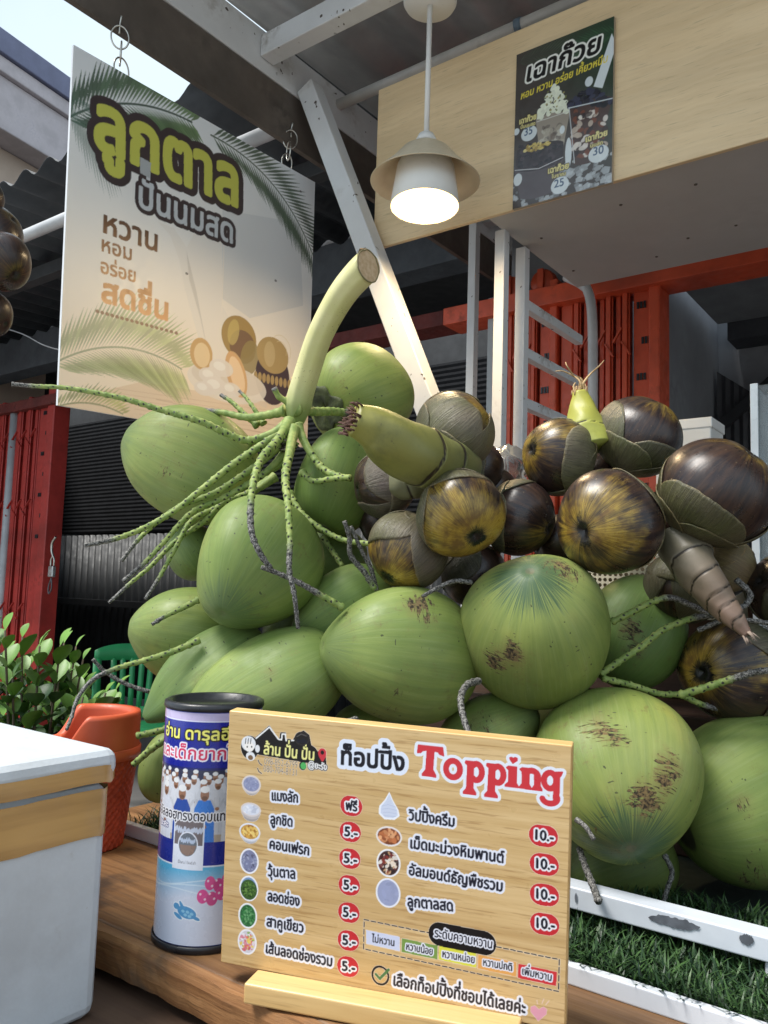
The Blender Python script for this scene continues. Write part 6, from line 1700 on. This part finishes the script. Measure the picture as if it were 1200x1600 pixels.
# cluster in the middle
c1 = thing('palm_fruit_cluster', 'toddy palm fruit bunch in the middle with a big yellow green stub pointing left', 'palm fruit', P(690, 760, 1.15), 'toddy palm fruit bunches')
fruit(c1, 712, 672, 1.17, 63, 40, 8, .85, .84, 1, (1.15, 1.1, 1.05))
fruit(c1, 720, 803, 1.06, 70, -62, 52, 1.3, .58, 2, (1.0, .95, .9), spin=.6)
fruit(c1, 636, 862, 1.12, 63, -130, 24, 1.05, .66, 3, (.95, .9, .9), spin=1.2)
fruit(c1, 600, 758, 1.17, 52, 190, 18, .4, .9, 4, (1.05, 1.0, 1.05))
fruit(c1, 750, 733, 1.26, 42, -10, 10, .6, .6, 5)
fruit(c1, 592, 818, 1.24, 34, 200, 10, .3, .3, 6)
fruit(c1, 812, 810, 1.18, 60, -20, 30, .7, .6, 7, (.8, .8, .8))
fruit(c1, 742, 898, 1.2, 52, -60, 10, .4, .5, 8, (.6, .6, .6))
m_st1 = M_stub('yellow_green_stub', (.25, .235, .05), (.125, .14, .06))
stub('stub', c1, [(722, 732), (690, 728), (655, 714), (618, 692), (584, 669), (552, 655)], [64, 84, 96, 106, 90, 52], [1.16, 1.1, 1.06, 1.035, 1.02, 1.01], m_st1, (.3, .5), 60)
stub('stub', c1, [(680, 735), (640, 752), (600, 760)], [60, 56, 44], [1.13, 1.13, 1.15], M_stub('grey_green_stub', (.16, .15, .08), (.15, .16, .07)), (.5,))
fruit(c1, 690, 752, 1.24, 46, -90, 10, .4, .5, 9, (.6, .6, .6))  # this and the next are added behind, tinted dark to darken the gaps
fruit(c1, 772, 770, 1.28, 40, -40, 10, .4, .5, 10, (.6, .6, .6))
# cluster behind on the right
c2 = thing('palm_fruit_cluster', 'toddy palm fruit bunch at the back right with an upright lime green stub', 'palm fruit', P(930, 740, 1.15), 'toddy palm fruit bunches')
fruit(c2, 872, 713, 1.2, 60, 170, 22, .95, .6, 11, (1.0, 1.0, .9), spin=.3)
fruit(c2, 1000, 682, 1.2, 67, 60, 8, .8, .62, 12, (.9, .9, .8), spin=.9)
fruit(c2, 951, 817, 1.06, 83, 192, 42, 1.0, .5, 13, (.85, .82, .75), spin=.2)
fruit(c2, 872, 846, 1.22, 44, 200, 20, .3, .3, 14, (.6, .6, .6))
fruit(c2, 935, 752, 1.27, 50, 60, 0, .5, .6, 15, (.6, .6, .6))  # added with the next one, tinted dark to darken the gaps behind
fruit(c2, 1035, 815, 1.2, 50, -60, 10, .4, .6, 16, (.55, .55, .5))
m_st2 = M_stub('lime_stub', (.4, .38, .06), (.36, .38, .08))
stub('stub', c2, [(925, 700), (916, 668), (910, 640), (906, 612)], [66, 60, 44, 20], [1.19, 1.2, 1.21, 1.215], m_st2, (.35,))
mb = MB()
for pts in ([(905, 614), (908, 600), (900, 590), (880, 580), (868, 580)], [(906, 612), (912, 598), (922, 585), (936, 572), (944, 563)], [(904, 614), (906, 595), (897, 588), (886, 572), (884, 566)], [(909, 612), (912, 600), (906, 590)], [(900, 612), (896, 604), (899, 598)], [(907, 613), (910, 594), (902, 588)], [(911, 613), (915, 606), (914, 600)]):
    path = smooth_path([P(x, y, 1.215 + .01 * random.uniform(-1, 1)) for x, y in pts], .004)
    mb.tube(path, [.0022 * (1 - .75 * i / len(path)) for i in range(len(path))], 6)
for _ in range(40):
    x = random.uniform(893, 917); b = P(x, 617, 1.205 + random.uniform(0, .02)); mb.tube([b, b + Vector((random.uniform(-.003, .003), 0, random.uniform(.006, .014)))], [.0012, .0004], 5)
mb.obj('dry_fibres', M_plain('tan_fibre', (.5, .34, .17), .7, var=.3, scale=60), None, c2)
# cluster at the right with the scaly tail
c3 = thing('palm_fruit_cluster', 'toddy palm fruit bunch at the right with a scaly brown tail hanging down', 'palm fruit', P(1110, 830, 1.05), 'toddy palm fruit bunches')
fruit(c3, 1118, 768, 1.06, 90, 58, 22, .75, .52, 21, (.85, .84, .7), spin=.5)
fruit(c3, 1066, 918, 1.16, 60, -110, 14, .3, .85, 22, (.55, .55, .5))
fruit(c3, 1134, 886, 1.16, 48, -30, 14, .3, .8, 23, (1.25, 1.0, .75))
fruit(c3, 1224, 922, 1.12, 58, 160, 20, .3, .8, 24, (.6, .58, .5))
m_st3 = M_stub('scaly_tail_skin', (.2, .12, .09), (.135, .13, .085))
stub('tail', c3, [(1066, 850), (1082, 882), (1105, 912), (1128, 944), (1148, 968), (1168, 992)], [86, 76, 66, 54, 40, 14], [1.08, 1.05, 1.03, 1.015, 1.0, .99], m_st3, (.26, .45, .62, .76, .88), 10, (.25, .19, .15))
# single fruit lying low at the right
c4 = thing('palm_fruit', 'single toddy palm fruit with a yellow left side lying under the twigs at the right', 'palm fruit', P(1150, 1048, 1.12), 'toddy palm fruit bunches')
fruit(c4, 1142, 1046, 1.13, 80, 178, 30, .98, .62, 31, (.85, .88, .78), spin=.15)
# bunch hanging from the beam at the left edge
c5 = thing('palm_fruit_cluster', 'dark toddy palm fruit bunch hanging at the left picture edge', 'palm fruit', P(-10, 420, 1.3), 'toddy palm fruit bunches')
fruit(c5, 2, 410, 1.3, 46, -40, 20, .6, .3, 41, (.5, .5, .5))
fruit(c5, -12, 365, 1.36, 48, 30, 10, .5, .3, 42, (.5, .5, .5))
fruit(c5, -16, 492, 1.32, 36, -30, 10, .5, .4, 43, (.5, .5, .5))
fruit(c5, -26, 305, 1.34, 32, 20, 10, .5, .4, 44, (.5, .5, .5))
stub('stem', c5, [(-40, 200), (-42, 300), (-45, 400), (-40, 500)], [14, 22, 30, 20], [1.38, 1.38, 1.36, 1.36], m_st3, (.5,))
cs = P(-40, 205, 1.38); cu_, cv2 = uv_of(cs)
MB().tube([cs, ST(UB - .008, cv2, bz0 + .01)], .003, 8).obj('cord', M_plain('cord', (.25, .24, .2), .8), None, c5)
